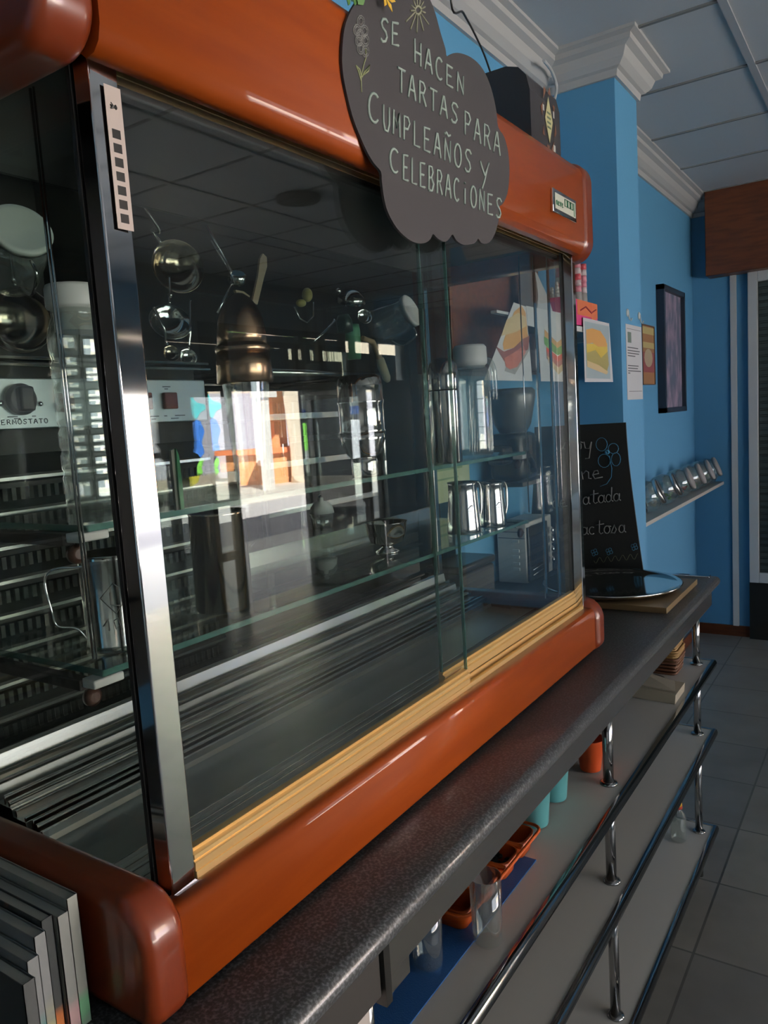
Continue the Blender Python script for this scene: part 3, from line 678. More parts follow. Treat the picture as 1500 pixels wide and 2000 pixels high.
for y, z, l in ((.66, 1.7105, .016), (.70, 1.7105, .006), (.67, 1.7075, .01), (.925, 1.703, .022), (.96, 1.703, .006), (.985, 1.703, .024), (.93, 1.698, .01), (.975, 1.698, .018), (.962, 1.756, .018), (.966, 1.752, .008)): tx.box((-1.1200, y, z), (-1.1192, y + l, z + .0016))
tx.build('printed_words', None, pn)
MB().box((-1.150, .02, 1.787), (-1.112, 1.078, 1.792), .001).box((-1.150, .02, 1.798), (-1.116, 1.078, 1.803), .001).build('bright_double_trim', M['steel_pol'], ov)
# worktop with polished steel front right of the oven
M['mirror_steel'] = mat('mirror_polished_steel', (.80, .76, .70), .20, 1)
wt = root('steel_worktop', 'stainless steel worktop with a bright front edge behind the right half of the case', 'worktop', (-1.5, 1.5, 1.366))
MB().box((-1.9, 1.085, 1.366), (-1.118, 1.90, 1.416), .002).build('top', M['mirror_steel'], wt)
MB().box((-1.85, 1.09, 1.075), (-1.21, 1.12, 1.366)).build('side_panel', M['blackmat'], wt)
MB().box((-1.85, 1.87, 1.075), (-1.21, 1.90, 1.366)).build('side_panel', M['blackmat'], wt)
sd = MB()
for i in range(6):
    z = 1.085 + i * .045; sd.box((-1.21, 1.09, z) if i == 0 else (-1.16, 1.12, z), (-1.135, 1.87, z + .004)); sd.box((-1.165, 1.12, z + .01), (-1.15, 1.87, z + .036))
sd.build('slatted_front', M['blackmat'], wt)
# tray rack standing on the worktop
rk = root('tray_rack', 'dark steel tray rack with wire trays standing on the steel worktop', 'rack', (-1.4, 1.6, 1.416))
f_ = MB()
for y in (1.33, 1.845):
    for x in (-1.235, -1.62): f_.tube([(x, y, 1.416), (x, y, 1.80)], .009, 10)
f_.tube([(-1.235, 1.33, 1.80), (-1.235, 1.845, 1.80)], .009, 10).tube([(-1.62, 1.33, 1.80), (-1.62, 1.845, 1.80)], .009, 10).tube([(-1.235, 1.33, 1.80), (-1.62, 1.33, 1.80)], .009, 10).tube([(-1.235, 1.845, 1.80), (-1.62, 1.845, 1.80)], .009, 10)
f_.build('frame', M['steel'], rk)
for i in range(6):
    z = 1.455 + i * .058
    q = MB(); q.box((-1.60, 1.34, z), (-1.255, 1.835, z + .006)); q.box((-1.258, 1.34, z), (-1.252, 1.835, z + .016), .001)
    q.build('tray', M['blackmat'] if i % 2 else M['steel'], rk)
# back counter strip seen low behind the case
# ---- utensils hanging from a rail over the equipment
rl = root('utensil_rail', 'dark steel rail with hooks above the oven holding the kitchen tools', 'rail', (-1.15, 1.1, 2.09))
r_ = MB(); r_.tube([(-1.15, .25, 2.12), (-1.15, 1.95, 2.12)], .006, 10)
for y in (.27, 1.93): r_.tube([(-1.15, y, 2.12), (-1.15, y, 2.46)], .005, 8)
r_.build('bar', M['blackmat'], rl)
def hook_at(y):
    return MB().tube(bezier([(-1.15, y, 2.13), (-1.143, y, 2.128), (-1.140, y, 2.11), (-1.15, y, 2.095), (-1.157, y, 2.103)], 4), .0018, 6)
for y in (.45, .96, 1.03, 1.16, 1.24, 1.55, 1.72, 1.80): hook_at(y).build('hook', M['steel_pol'], rl)
def ladle(label, c, R_, handle_top, mt, nrm=(1, -.3, .5), group='ladles hanging from the rail'):
    c = Vector(c); t = root('ladle', label, 'ladle', tuple(c), group)
    b = MB(); prof = [(0, -R_ * .62), (R_ * .5, -R_ * .54), (R_ * .82, -R_ * .3), (R_, 0), (R_ * .97, 0), (R_ * .78, -R_ * .26), (R_ * .45, -R_ * .48), (0, -R_ * .56)]
    b.lathe(prof, c, nrm, 32, False); b.build('bowl', mt, t)
    top = Vector(handle_top); q = Vector(nrm).normalized(); d = (top - c); d -= q * d.dot(q) * .6; d.normalize()
    MB().tube(bezier([c + d * R_ * .98, c + d * R_ * 1.5, (c + top) / 2 + q * .01, top], 6), .003, 8).build('handle', M['steel_pol'], t)
ladle('large dark ladle hanging left of the bronze shaker, the uppermost bowl', at(348, 520, 'x', -1.16), .052, (-1.15, .97, 2.10), M['coppermug'], (1, -.4, .1))
ladle('shiny ladle with a bright bowl below the large dark ladle', at(333, 628, 'x', -1.15), .040, at(330, 540, 'x', -1.17) , M['steel_pol'], (1, -.5, .6))
ladle('small ladle low above the oven, the left of the two lowest', at(335, 690, 'x', -1.13), .016, at(300, 600, 'x', -1.14), M['coppermug'], (1, -.5, .4))
ladle('small ladle low above the oven, the right of the two lowest', at(368, 697, 'x', -1.13), .017, at(372, 585, 'x', -1.15), M['steel_pol'], (1, -.5, .4))
ladle('large dark skimmer ladle at the left edge over the oven', at(38, 625, 'x', -1.21), .055, at(20, 480, 'x', -1.22), M['coppermug'], (1, -.9, .0))
ladle('round steel ladle beneath the right hanging jar', at(712, 618, 'x', -1.09), .019, at(790, 585, 'x', -1.15), M['steel_pol'], (.7, -.6, .3))
# egg beater with pincers and a can opener like head
t = root('metal_tongs', 'long metal tongs with pointed arms standing left of the bronze shaker', 'tongs', tuple(at(452, 545, 'x', -1.10)))
MB().tube([at(403, 440, 'x', -1.10), at(452, 530, 'x', -1.10)], [.0022, .003], 8).tube([at(412, 470, 'x', -1.11), at(450, 532, 'x', -1.11)], .0018, 6).build('upper_arm', M['chrome'], t)
MB().tube([at(455, 548, 'x', -1.10), at(440, 580, 'x', -1.10), at(424, 612, 'x', -1.10)], .0022, 8).build('lower_arm', M['chrome'], t)
MB().lathe([(.017, 0), (.018, .004), (.018, .018), (.014, .02)], at(462, 552, 'x', -1.10), (.5, -.3, .8), 24).build('ring_head', M['steel_pol'], t)
t = root('wooden_spatula', 'pale wooden spatula standing upright behind the bronze shaker', 'spatula', tuple(at(498, 600, 'x', -1.09)))
pts = [at(x, y, 'x', -1.09) for x, y in ((493, 590), (504, 540), (508, 505), (514, 495), (521, 502), (522, 520), (515, 545), (503, 595))]
MB().prism(pts, (-.005, 0, 0)).build('blade', flat('pale_wood', (.42, .32, .22), .6), t)
t = root('wooden_scoop', 'short wooden scoop tip just above the bronze shaker dome', 'scoop', tuple(at(470, 585, 'x', -1.06)))
pts = [at(x, y, 'x', -1.06) for x, y in ((460, 566), (476, 569), (488, 578), (486, 590), (468, 592))]
MB().prism(pts, (-.006, 0, 0)).build('blade', flat('pale_wood', (.42, .32, .22), .6), t)
# jars hanging tilted by their handles
def tilted_jar(label, lidc, back, r, L, x):
    a = at(*lidc, 'x', x); b = at(*back, 'x', x - .05); d = (a - b).normalized()
    t = root('tilted_glass_jar', label, 'jar', tuple(a), 'glass jars with white lids hanging tilted')
    t_ = shellprof([(r * .80, 0), (r * .98, .01), (r, .03), (r, L * .72), (r * .93, L * .80), (r * .84, L * .84), (r * .84, L * .93)], .003)
    MB().lathe(t_, a - d * L, d, 36, False).build('glass_body', M['glass'], t)
    MB().lathe([(r * .86, L * .92), (r * .95, L * .925), (r * .97, L * .985), (r * .93, L), (r * .80, L * 1.002), (r * .78, L * .994), (0, L * .994)], a - d * L, d, 36, False).build('white_lid', M['whiteplastic'], t)
    s = d.cross(Vector((0, 0, 1))).normalized()
    MB().tube(bezier([a - d * L * .15 - s * r, a - d * L * .2 - s * r * 1.6, a - d * L * .5 - s * r * 1.7, a - d * L * .7 - s * r * 1.02], 6), .003, 8).build('wire_handle', M['steel_pol'], t)
def jar2(label, lidc, nrm, r, L):
    a = Vector(lidc); d = Vector(nrm).normalized()
    t = root('tilted_glass_jar', label, 'jar', tuple(a), 'glass jars with white lids hanging tilted')
    t_ = shellprof([(r * .80, 0), (r * .98, .01), (r, .03), (r, L * .72), (r * .93, L * .80), (r * .84, L * .84), (r * .84, L * .93)], .003)
    MB().lathe(t_, a - d * L, d, 36, False).build('glass_body', M['glass'], t)
    MB().lathe([(r * .86, L * .90), (r * .95, L * .905), (r * .97, L * .985), (r * .93, L), (r * .80, L * 1.002), (r * .78, L * .994), (0, L * .994)], a - d * L, d, 36, False).build('white_lid', M['whiteplastic'], t)
    s = d.cross(Vector((0, 1, 0))).normalized()
    MB().tube(bezier([a - d * L * .12 - s * r, a - d * L * .15 - s * r * 1.5, a - d * L * .5 - s * r * 1.6, a - d * L * .7 - s * r * 1.02], 6), .003, 8).build('wire_handle', M['steel_pol'], t)
jar2('glass jar with white lid hanging tilted at the left edge of the picture', at(42, 446, 'x', -1.09), (.858, -.244, .447), .047, .115)
jar2('glass jar with white lid hanging tilted near the sliding door edge', at(805, 605, 'x', -1.12), (.938, .079, .356), .047, .13)
# pale pestle shaped tool
t = root('wooden_meat_mallet', 'pale wooden handled tool hanging head down under the right tilted jar', 'utensil', tuple(at(740, 690, 'x', -1.10)))
MB().tube([at(x, y, 'x', -1.10) for x, y in ((708, 660), (728, 668), (738, 690), (742, 702))], [.006, .007, .007, .008], 12).build('neck', flat('warm_wood', (.45, .30, .18), .5), t)
MB().tube([at(x, y, 'x', -1.10) for x, y in ((742, 700), (746, 715), (755, 738), (758, 745))], [.010, .0125, .011, .006], 14).build('head', flat('pale_wood2', (.50, .42, .28), .5), t)
# metal arm / corkscrew
t = root('metal_spreader', 'thin shiny metal spreader hanging diagonally above the steel shaker', 'utensil', tuple(at(630, 645, 'x', -1.10)))
MB().tube([at(611, 668, 'x', -1.10), at(632, 650, 'x', -1.10), at(653, 626, 'x', -1.10)], [.0015, .003, .0045], 8).build('blade', M['chrome'], t)
t = root('domed_steel_lid', 'domed steel lid leaning above the green beaker', 'lid', tuple(at(685, 585, 'x', -1.14)))
MB().lathe([(0, .03), (.018, .027), (.032, .015), (.038, 0), (.036, 0), (.03, .013), (0, .027)], at(685, 588, 'x', -1.14), (.4, -.3, .85), 32, False).build('dome', M['steel_pol'], t)
MB().lathe([(.006, 0), (.008, .006), (.004, .012), (0, .013)], at(662, 572, 'x', -1.14), (.1, -.6, .7), 16).build('lid_knob', M['steel_pol'], t)
t = root('green_plastic_beaker', 'translucent green beaker with dark cap hanging beneath the domed steel lid', 'beaker', tuple(at(690, 640, 'x', -1.13)))
MB().lathe([(.017, 0), (.020, .03), (.019, .07), (.017, .085)], at(692, 702, 'x', -1.13), (0, 0, 1), 24).build('body', flat('green_plastic', (.10, .32, .18), .3, alpha=.8), t)
MB().lathe([(.019, 0), (.020, .025), (.014, .04)], at(675, 648, 'x', -1.125), (-.1, 0, 1), 24).build('cap', flat('dark_green', (.01, .03, .02), .3), t)
t = root('green_squeeze_bottle', 'dark green conical squeeze bottle standing on the tray rack behind the flask', 'bottle', tuple(at(865, 740, 'x', -1.16)))
p0 = at(868, 738, 'x', -1.26)
MB().lathe([(.045, 0), (.046, .01), (.043, .05), (.030, .10), (.014, .125)], p0, (0, 0, 1), 28).build('body', flat('deep_green', (.012, .11, .065), .35), t)
MB().lathe([(.008, .125), (.008, .138), (.004, .142)], p0, (0, 0, 1), 16).build('tip', M['whiteplastic'], t)
t = root('yellow_lemon_half', 'yellowish lemon squeezer piece hanging between the shaker and domed lid', 'utensil', tuple(at(597, 582, 'x', -1.15)))
MB().ball(at(600, 576, 'x', -1.15), .013, (1, .9, 1.25)).ball(at(588, 592, 'x', -1.15), .011, (1, 1.2, .8)).build('press', flat('dull_yellow', (.34, .30, .10), .5), t)
MB().tube([at(575, 600, 'x', -1.15), at(585, 622, 'x', -1.15), at(600, 630, 'x', -1.15), at(612, 618, 'x', -1.15), at(612, 590, 'x', -1.15)], .002, 6).build('wire_frame', M['steel_pol'], t)
# clear squeeze bottle with white domed top behind the case
bx, by = -1.165, 1.455
t = root('domed_dispenser_bottle', 'clear dispenser bottle with white domed top standing on the steel worktop', 'bottle', (bx, by, 1.416))
MB().lathe([(.020, 0), (.024, .01), (.028, .04)], (bx, by, 1.416), n=28).build('body', M['glass'], t)
MB().lathe([(.030, .040), (.027, .055), (.018, .066), (.006, .070), (.005, .078), (0, .079)], (bx, by, 1.416), n=28).build('domed_top', M['whiteplastic'], t)
MB().tube([(bx, by, 1.49), (bx, by, 1.50), (bx + .01, by - .025, 1.498), (bx + .01, by - .025, 1.488)], .0022, 6).build('nozzle', M['black'], t)
# green and wooden slat at the oven
t = root('green_cutting_board', 'narrow green and cream chopping board standing edge on in front of the oven', 'chopping board', tuple(at(348, 1000, 'x', -1.08)))
MB().use(flat('cream_plastic', (.46, .40, .34), .5)).prism([at(x, y, 'x', -1.085) for x, y in ((334, 880), (344, 876), (352, 935), (356, 1005), (346, 1008))], (-.006, 0, 0)).use(flat('leaf_green', (.02, .20, .07), .5)).prism([at(x, y, 'x', -1.080) for x, y in ((344, 876), (350, 890), (358, 960), (357, 1003), (353, 1003))], (-.006, 0, 0)).build('board', None, t)
# ================================================================= hanging cloud-shaped blackboard
XS = -.6045
sg = root('cake_order_blackboard', 'cloud-shaped blackboard with chalk words about birthday cakes hanging in front of the case', 'sign', tuple(at(840, 20, 'x', XS)))
out = [(668, 120), (669, 90), (673, 55), (682, 28), (695, 5), (712, -18), (735, -40), (765, -52), (795, -50), (820, -35), (838, -5), (850, 25), (860, 62), (870, 95), (873, 110), (885, 104), (900, 104), (920, 112), (938, 128), (952, 152), (963, 185), (970, 220), (973, 248), (985, 268), (993, 300), (995, 340), (991, 378), (982, 398), (975, 405), (974, 430), (966, 458), (957, 472), (948, 476), (940, 474), (934, 466), (928, 474), (918, 477), (905, 478), (892, 470), (884, 458), (876, 468), (868, 472), (855, 466), (846, 457), (840, 468), (828, 475), (812, 474), (795, 465), (775, 445), (758, 415), (750, 385), (746, 355), (744, 335), (730, 318), (715, 292), (700, 258), (688, 225), (678, 185), (671, 150)]
pts = bezier([at(x, y, 'x', XS) for x, y in out + [out[0]]], 3)[:-1]
MB().prism(pts, (-.004, 0, 0)).build('board', M['chalkboard'], sg)
XP = XS + .0004; P_ = ('x', XP)
chg = flat('green_white_chalk', (.30, .37, .32), .8); chy = flat('yellow_green_chalk', (.24, .26, .13), .8); chd = flat('faint_grey_chalk', (.12, .12, .115), .8)
L1 = MB()
letters(L1, 'SE', (742, 80), (786, 93), 46, 44, P_, .0020, .3)
letters(L1, 'HACEN', (808, 122), (912, 192), 47, 36, P_, .0021, .3)
letters(L1, 'TARTAS', (776, 178), (900, 248), 48, 38, P_, .0021, .3)
letters(L1, 'PARA', (906, 262), (982, 308), 46, 42, P_, .0020, .3)
letters(L1, 'C', (718, 236), (750, 245), 58, 56, P_, .0021, .3)
letters(L1, 'UMPLEAÑOS', (747, 252), (926, 343), 48, 44, P_, .0021, .3)
letters(L1, 'Y', (936, 368), (960, 372), 54, 52, P_, .0021, .2)
letters(L1, 'C', (760, 332), (786, 345), 46, 46, P_, .0021, .3)
letters(L1, 'ELEBRACIONES', (786, 350), (984, 430), 50, 38, P_, .0021, .3)
L1.build('chalk_words', chg, sg)
fl = MB(); rd = random.Random(11)
fc = (704, 72)
for k, (ox, oy) in enumerate(((0, -32), (-8, -14), (8, -12), (-4, 8), (10, 8), (0, 24), (10, 30), (-2, -4))):
    for rr in (1, .62): fl.tube([at(fc[0] + ox * .9 + 7 * rr * math.cos(a), fc[1] + oy * .95 + 11 * rr * math.sin(a), *P_) for a in [2 * PI * i / 10 for i in range(11)]], .0012, 4)
fl.build('chalk_flower', chd, sg)
fl = MB(); fl.tube([at(x, y, *P_) for x, y in ((714, 95), (715, 112), (710, 128), (705, 150), (706, 180))], .0010, 4)
fl.tube([at(x, y, *P_) for x, y in ((705, 158), (700, 140), (695, 128), (702, 135), (706, 150))], .0012, 4).tube([at(x, y, *P_) for x, y in ((706, 152), (712, 140), (722, 128), (720, 138), (710, 146))], .0012, 4)
fl.build('chalk_leaves', chy, sg)
fl = MB()
for i in range(13):
    a = 2 * PI * i / 13 + .2; l = 24 if math.sin(a) < .2 else 44
    fl.tube([at(816 + 6 * math.cos(a), 20 + 7 * math.sin(a), *P_), at(816 + l * .62 * math.cos(a), 20 + l * math.sin(a), *P_)], .0014, 4)
fl.tube([at(816 + 6 * math.cos(a), 20 + 8 * math.sin(a), *P_) for a in [i * .6 for i in range(11)]], .0022, 4)
fl.build('chalk_sun', flat('grey_yellow_chalk', (.20, .205, .14), .8), sg)
# flowers on top of the board
fw = MB().use(flat('leaf', (.06, .16, .03), .6))
for i in range(7):
    c = at(680 + i * 4, -2 - (i % 3) * 8, 'x', XS + .006); a = rd.uniform(0, 6.28)
    fw.prism([c + V(.003 * math.cos(q), .008 * math.cos(a + q), .008 * math.sin(a + q)) for q in (0, .9, 1.8, 3.1, 4.4, 5.4)], (.001, 0, 0))
fw.build('leaves', None, sg)
fw = MB().use(flat('yellow_petal', (.80, .48, .05), .6))
for i in range(6):
    a = i * PI / 3; c = at(752, -6, 'x', XS + .008)
    fw.prism([c + V(.0, .0, 0), c + V(.003, .012 * math.cos(a - .35), .012 * math.sin(a - .35)), c + V(.004, .020 * math.cos(a), .020 * math.sin(a)), c + V(.003, .012 * math.cos(a + .35), .012 * math.sin(a + .35))], (.0008, 0, 0))
fw.build('flower', None, sg)
MB().tube([at(840, -2, 'x', XS), at(700, -300, 'x', XS + .05) + V(0, 0, .1), V(-.60, .95, 3.02)], .0012, 6).build('hanging_cord', M['black'], sg)
# black cord dangling in front of the cornice
cd = bezier([V(-.78, 1.62, 3.0), at(880, -20, 'x', -.80), at(905, 25, 'x', -.82), at(925, 62, 'x', -.84), at(945, 105, 'x', -.86), at(960, 148, 'x', -.88)], 8)
tag(MB().tube(cd, .0026, 6).build('electric_wire', M['black']), 'loose black cord dangling from the ceiling beside the blackboard', 'cord')
# white cable from the cornice to the box on the case
cd = bezier([at(1062, 118, 'x', -1.10), at(1078, 140, 'x', -1.12), at(1087, 172, 'x', -1.13), at(1078, 205, 'x', -1.12), at(1055, 222, 'x', -1.08), at(1030, 240, 'x', -1.04)], 8)
tag(MB().tube(cd, .006, 8).build('white_cable', M['white']), 'white cable drooping from a hole in the cornice to the black box', 'cable')
cd0 = at(1075, 118, 'x', -1.10)
t = root('junction_box', 'small white electrical box with cable entry on the blue wall above the case', 'electrical box', tuple(at(992, 235, 'x', -1.19)))
a = at(985, 222, 'x', -1.19); MB().box((-1.2, a.y - .0, a.z - .09), (-1.165, a.y + .07, a.z), .003).build('housing', M['white'], t)
MB().box((-1.165, a.y + .02, a.z - .06), (-1.163, a.y + .05, a.z - .02)).build('socket_cover', M['grey'], t)
# black box with gold lozenge on top of the case
bb = root('black_gift_box', 'black box with gold lozenge emblem standing on top of the display case', 'box', (-.80, 1.62, 2.214))
q0 = at(1058, 223, 'x', -.70)
o = MB(); pts = [(-.66, 2.214), (-.66, 2.35), (-.665, 2.375), (-.68, 2.39), (-.70, 2.395), (-.90, 2.395), (-.90, 2.214)]
MB().prism([(-.655, 1.775, z) if False else (x, 1.60, z) for x, z in [(-.648, 2.2145), (-.648, 2.335), (-.655, 2.365), (-.672, 2.385), (-.70, 2.394), (-.86, 2.394), (-.86, 2.2145)]], (0, .17, 0)).build('carton', mat('black_glossy_card', (.022, .020, .022), .35), bb)
em = MB().use(flat('gold_print', (.50, .46, .24), .4)); xx = -.6472
cy, cz = 1.700, 2.300
em.prism([(xx, cy - .022, cz), (xx, cy, cz + .048), (xx, cy + .022, cz), (xx, cy, cz - .048)], (.0006, 0, 0))
em.use(flat('brown_print', (.14, .06, .035), .4))
for a in range(8):
    q = a * PI / 4 + .3; em.prism([(xx, cy + .034 * math.cos(q), cz + .062 * math.sin(q)), (xx, cy + .046 * math.cos(q + .25), cz + .074 * math.sin(q + .25)), (xx, cy + .038 * math.cos(q + .5), cz + .055 * math.sin(q + .5))], (.0004, 0, 0))
em.use(flat('silver_print', (.55, .55, .5), .4)).box((xx, cy + .022, cz - .060), (xx + .0006, cy + .034, cz - .046)).box((xx, cy - .034, cz + .012), (xx + .0006, cy - .026, cz + .024)).box((xx, cy + .026, cz + .012), (xx + .0006, cy + .033, cz + .026))
em.use(flat('green_print', (.10, .14, .08), .4))
for i in range(4): em.box((xx + .0006, cy - .010, cz - .018 + i * .010), (xx + .0010, cy + .010, cz - .014 + i * .010))
em.build('printed_emblem', None, bb)
# ================================================================= between case and pillar
sh = root('wall_shelf', 'white shelf on the blue wall right of the case, sandwich pictures hanging from it', 'shelf', (-1.07, 2.55, 1.955))
MB().box((-1.077, 2.37, 1.940), (-.950, 2.69, 1.960), .002).box((-1.199, 2.69, 1.940), (-.950, 3.05, 1.960), .002).box((-.969, 2.04, 1.952), (-.950, 2.37, 1.960)).build('board', M['white'], sh)
MB().box((-1.199, 2.72, 1.82), (-1.18, 2.74, 1.94)).box((-1.199, 2.72, 1.92), (-.98, 2.74, 1.94)).box((-1.199, 2.95, 1.82), (-1.18, 2.97, 1.94)).box((-1.199, 2.95, 1.92), (-.98, 2.97, 1.94)).build('bracket', M['white'], sh)
cu = root('brown_wall_cupboard', 'dark brown wall cupboard seen through the upper right of the case', 'cupboard', (-1.08, 2.19, 1.76))
MB().box((-1.199, 2.0, 1.80), (-1.09, 2.68, 2.38), .002).build('body', M['brown'], cu)
MB().box((-1.09, 2.005, 1.805), (-1.078, 2.675, 2.375), .002).build('door', M['brown'], cu)
def sheet(label, y0, y1, outline, draw, name):
    z1, z0 = 1.990, 1.762
    t = root('sandwich_poster', label, 'poster', (-.945, (y0 + y1) / 2, z0), 'printed sandwich pictures hanging from the shelf')
    MB().prism([(-.9455, a, b) for a, b in outline], (-.0008, 0, 0)).build('sheet', M['paper'], t)
    d = MB(); draw(d, y0, y1, z0, z1); d.build(name, None, t)
def poly(d, m, pts, y0, y1, z0, z1, lay=1, n=None):
    d.use(m); d.prism([(-.9455 + .0003 * lay, y0 + (y1 - y0) * u, z0 + (z1 - z0) * v) for u, v in pts], (.0003, 0, 0))
bread = flat('bread_crust', (.52, .27, .08), .7); breadl = flat('bread_light', (.58, .44, .24), .7); ham = flat('ham_pink', (.36, .11, .08), .6); hamd = flat('cured_meat', (.17, .05, .04), .6)
gre = flat('lettuce', (.10, .24, .05), .6); tom = flat('tomato', (.50, .05, .02), .6); om = flat('omelette_yellow', (.58, .42, .07), .6); skyp = flat('pale_blue_print', (.30, .37, .40), .6); oli = flat('olive_filling', (.28, .24, .08), .6)
def s1(d, *a):
    poly(d, flat('grey_print_shadow', (.26, .25, .24)), [(.30, .12), (.55, .08), (.95, .40), (.97, .62), (.6, .5)], *a)
    poly(d, bread, [(.28, .45), (.42, .66), (.60, .88), (.80, .98), (.90, .90), (.94, .58), (.80, .55), (.55, .42), (.30, .38)], *a, 2)
    poly(d, breadl, [(.25, .55), (.4, .76), (.7, .88), (.9, .84), (.9, .72), (.6, .62)], *a, 3)
    poly(d, hamd, [(.10, .42), (.30, .36), (.55, .42), (.80, .55), (.98, .60), (.92, .42), (.6, .26), (.3, .24)], *a, 3)
    poly(d, ham, [(.30, .28), (.55, .36), (.80, .46), (.86, .38), (.62, .18), (.42, .14), (.32, .18)], *a, 4)
def s2(d, *a):
    poly(d, bread, [(.12, .72), (.45, .56), (.85, .74), (.85, .64), (.45, .46), (.12, .62)], *a, 2)
    poly(d, gre, [(.10, .62), (.25, .58), (.45, .48), (.62, .54), (.86, .66), (.86, .52), (.66, .42), (.45, .38), (.2, .46), (.10, .52)], *a, 3)
    poly(d, tom, [(.15, .48), (.45, .36), (.86, .52), (.84, .42), (.45, .24), (.15, .38)], *a, 4)
    poly(d, ham, [(.15, .42), (.45, .28), (.84, .44), (.84, .36), (.45, .18), (.15, .32)], *a, 5)
    poly(d, breadl, [(.15, .36), (.45, .20), (.84, .38), (.82, .28), (.45, .10), (.2, .26)], *a, 6)
def s3(d, *a):
    poly(d, skyp, [(.05, .06), (.95, .06), (.95, .95), (.05, .95)], *a, 1)
    poly(d, oli, [(.08, .55), (.85, .62), (.90, .30), (.80, .16), (.08, .26)], *a, 2)
    poly(d, om, [(.08, .60), (.85, .66), (.86, .52), (.6, .40), (.4, .52), (.08, .46)], *a, 3)
    poly(d, bread, [(.08, .60), (.08, .82), (.30, .86), (.60, .84), (.80, .72), (.85, .60), (.5, .58), (.3, .63)], *a, 4)
    poly(d, breadl, [(.08, .34), (.08, .24), (.80, .13), (.86, .18), (.5, .28)], *a, 4)
sheet('sandwich picture with a baguette and ham, leftmost of three hanging beside the case', 1.98, 2.26, [(1.93, 1.762), (2.265, 1.762), (2.238, 1.985), (2.15, 1.990)], s1, 'printed_baguette')
sheet('sandwich picture with a triangular salad sandwich, middle of three beside the case', 2.34, 2.66, [(2.335, 1.762), (2.664, 1.762), (2.675, 1.990), (2.240, 1.988), (2.246, 1.930), (2.325, 1.927)], s2, 'printed_triangle_sandwich')
sheet('sandwich picture with an omelette roll on pale blue, right of the chrome post', 2.75, 3.06, [(2.748, 1.762), (3.080, 1.764), (3.050, 1.990), (2.750, 1.991)], s3, 'printed_roll')
# lollipop boxes
t = root('sweets_box', 'pink and orange open box of wrapped striped sweets beside the far chrome post', 'box', (-1.03, 2.77, 1.960))
b = MB().use(flat('pink_card', (.50, .04, .17), .5)); x0, x1, y0, y1, z0, h = -1.11, -.952, 2.60, 2.93, 1.9605, .092
b.box((x0, y0, z0), (x1, y1, z0 + .003))
for p0, p1 in (((x1 - .003, y0, z0), (x1, y1, z0 + h)), ((x0, y0, z0), (x0 + .003, y1, z0 + h)), ((x0, y0, z0), (x1, y0 + .003, z0 + h)), ((x0, y1 - .003, z0), (x1, y1, z0 + h))): b.box(p0, p1)
b.use(flat('orange_card', (.52, .13, .05), .5)).box((x1, y0 + .11, z0 + h * .42), (x1 + .0006, y1, z0 + h)).box((x1, y1 - .07, z0 + .01), (x1 + .0008, y1 - .02, z0 + h))
b.use(flat('dark_red_card', (.22, .02, .03), .5)).tube([(x1 + .001, 2.74, z0 + .055), (x1 + .001, 2.80, z0 + .072), (x1 + .001, 2.86, z0 + .055), (x1 + .001, 2.91, z0 + .07)], .003, 6)
b.build('open_carton', None, t)
rd = random.Random(5); sil = flat('wrapper_silver', (.50, .48, .46), .25, metal=.3); pk = flat('pink_stripes', (.60, .24, .30), .3); rw = flat('red_candy', (.48, .08, .10), .3); wc = flat('white_candy', (.62, .52, .52), .3)
for i in range(20):
    a = rd.uniform(-1.07, -.975); tall = i >= 6; c = rd.uniform(2.80, 2.87) if tall else rd.uniform(2.63, 2.70); H_ = rd.uniform(.22, .27) if tall else rd.uniform(.11, .16); ly = rd.uniform(-.01, .04)
    q = MB().use(sil).tube([(a, c, z0 + .005), (a, c + ly * .3, z0 + H_ * .4), (a, c + ly * .5, z0 + H_ * .55)], [.008, .015, .013], 8)
    for k in range(5):
        f0 = .55 + k * .09; q.use([pk, wc, rw, wc, pk][(k + i) % 5] if tall else sil).tube([(a, c + ly * f0, z0 + H_ * f0), (a, c + ly * (f0 + .09), z0 + H_ * (f0 + .09))], [.013, .012] if tall else [.011 - k * .001, .010 - k * .001], 8)
    q.build('wrapped_sweet', None, t)
t = root('white_paper_bag', 'white crumpled paper bag standing on the wall shelf behind the case', 'bag', (-1.05, 2.42, 1.960))
pts = []
MB().prism([(-.97, 2.38, 1.9605), (-.97, 2.55, 1.9605), (-.985, 2.53, 2.04), (-1.0, 2.47, 2.12), (-.99, 2.43, 2.12), (-.97, 2.40, 2.04)], (-.06, 0, 0)).build('bag_body', flat('bag_white', (.50, .50, .52), .5), t)
MB().tube([(-1.03, 2.43, 2.12), (-1.03, 2.45, 2.135), (-1.03, 2.47, 2.12)], .004, 6).build('twisted_top', flat('bag_white', (.50, .50, .52), .5), t)
# coffee grinder like dark machine + beige-framed print seen through the far end
t = root('compact_oven', 'small metallic table oven with push buttons on the counter beyond the case', 'table oven', (-1.12, 2.52, CT))
MB().box((-1.185, 2.46, CT + .001), (-1.075, 2.70, CT + .215), .004).build('body', flat('pale_metallic_plastic', (.62, .58, .53), .4), t)
b = MB().box((-1.075, 2.465, CT + .006), (-1.066, 2.64, CT + .20), .002).build('door', M['black'], t)
MB().box((-1.066, 2.48, CT + .06), (-1.064, 2.60, CT + .165)).build('dark_window', flat('dark_blue_glass', (.012, .014, .022), .1), b)
MB().tube([(-1.063, 2.485, CT + .045), (-1.063, 2.60, CT + .052)], .0022, 6).tube([(-1.063, 2.485, CT + .026), (-1.063, 2.60, CT + .033)], .0022, 6).build('silver_stripe', M['chrome'], b)
k_ = MB()
for z in (.145, .112, .090, .066, .046): k_.box((-1.125, 2.455, CT + z), (-1.100, 2.461, CT + z + .010), .001)
k_.build('push_button', M['whiteplastic'], t)
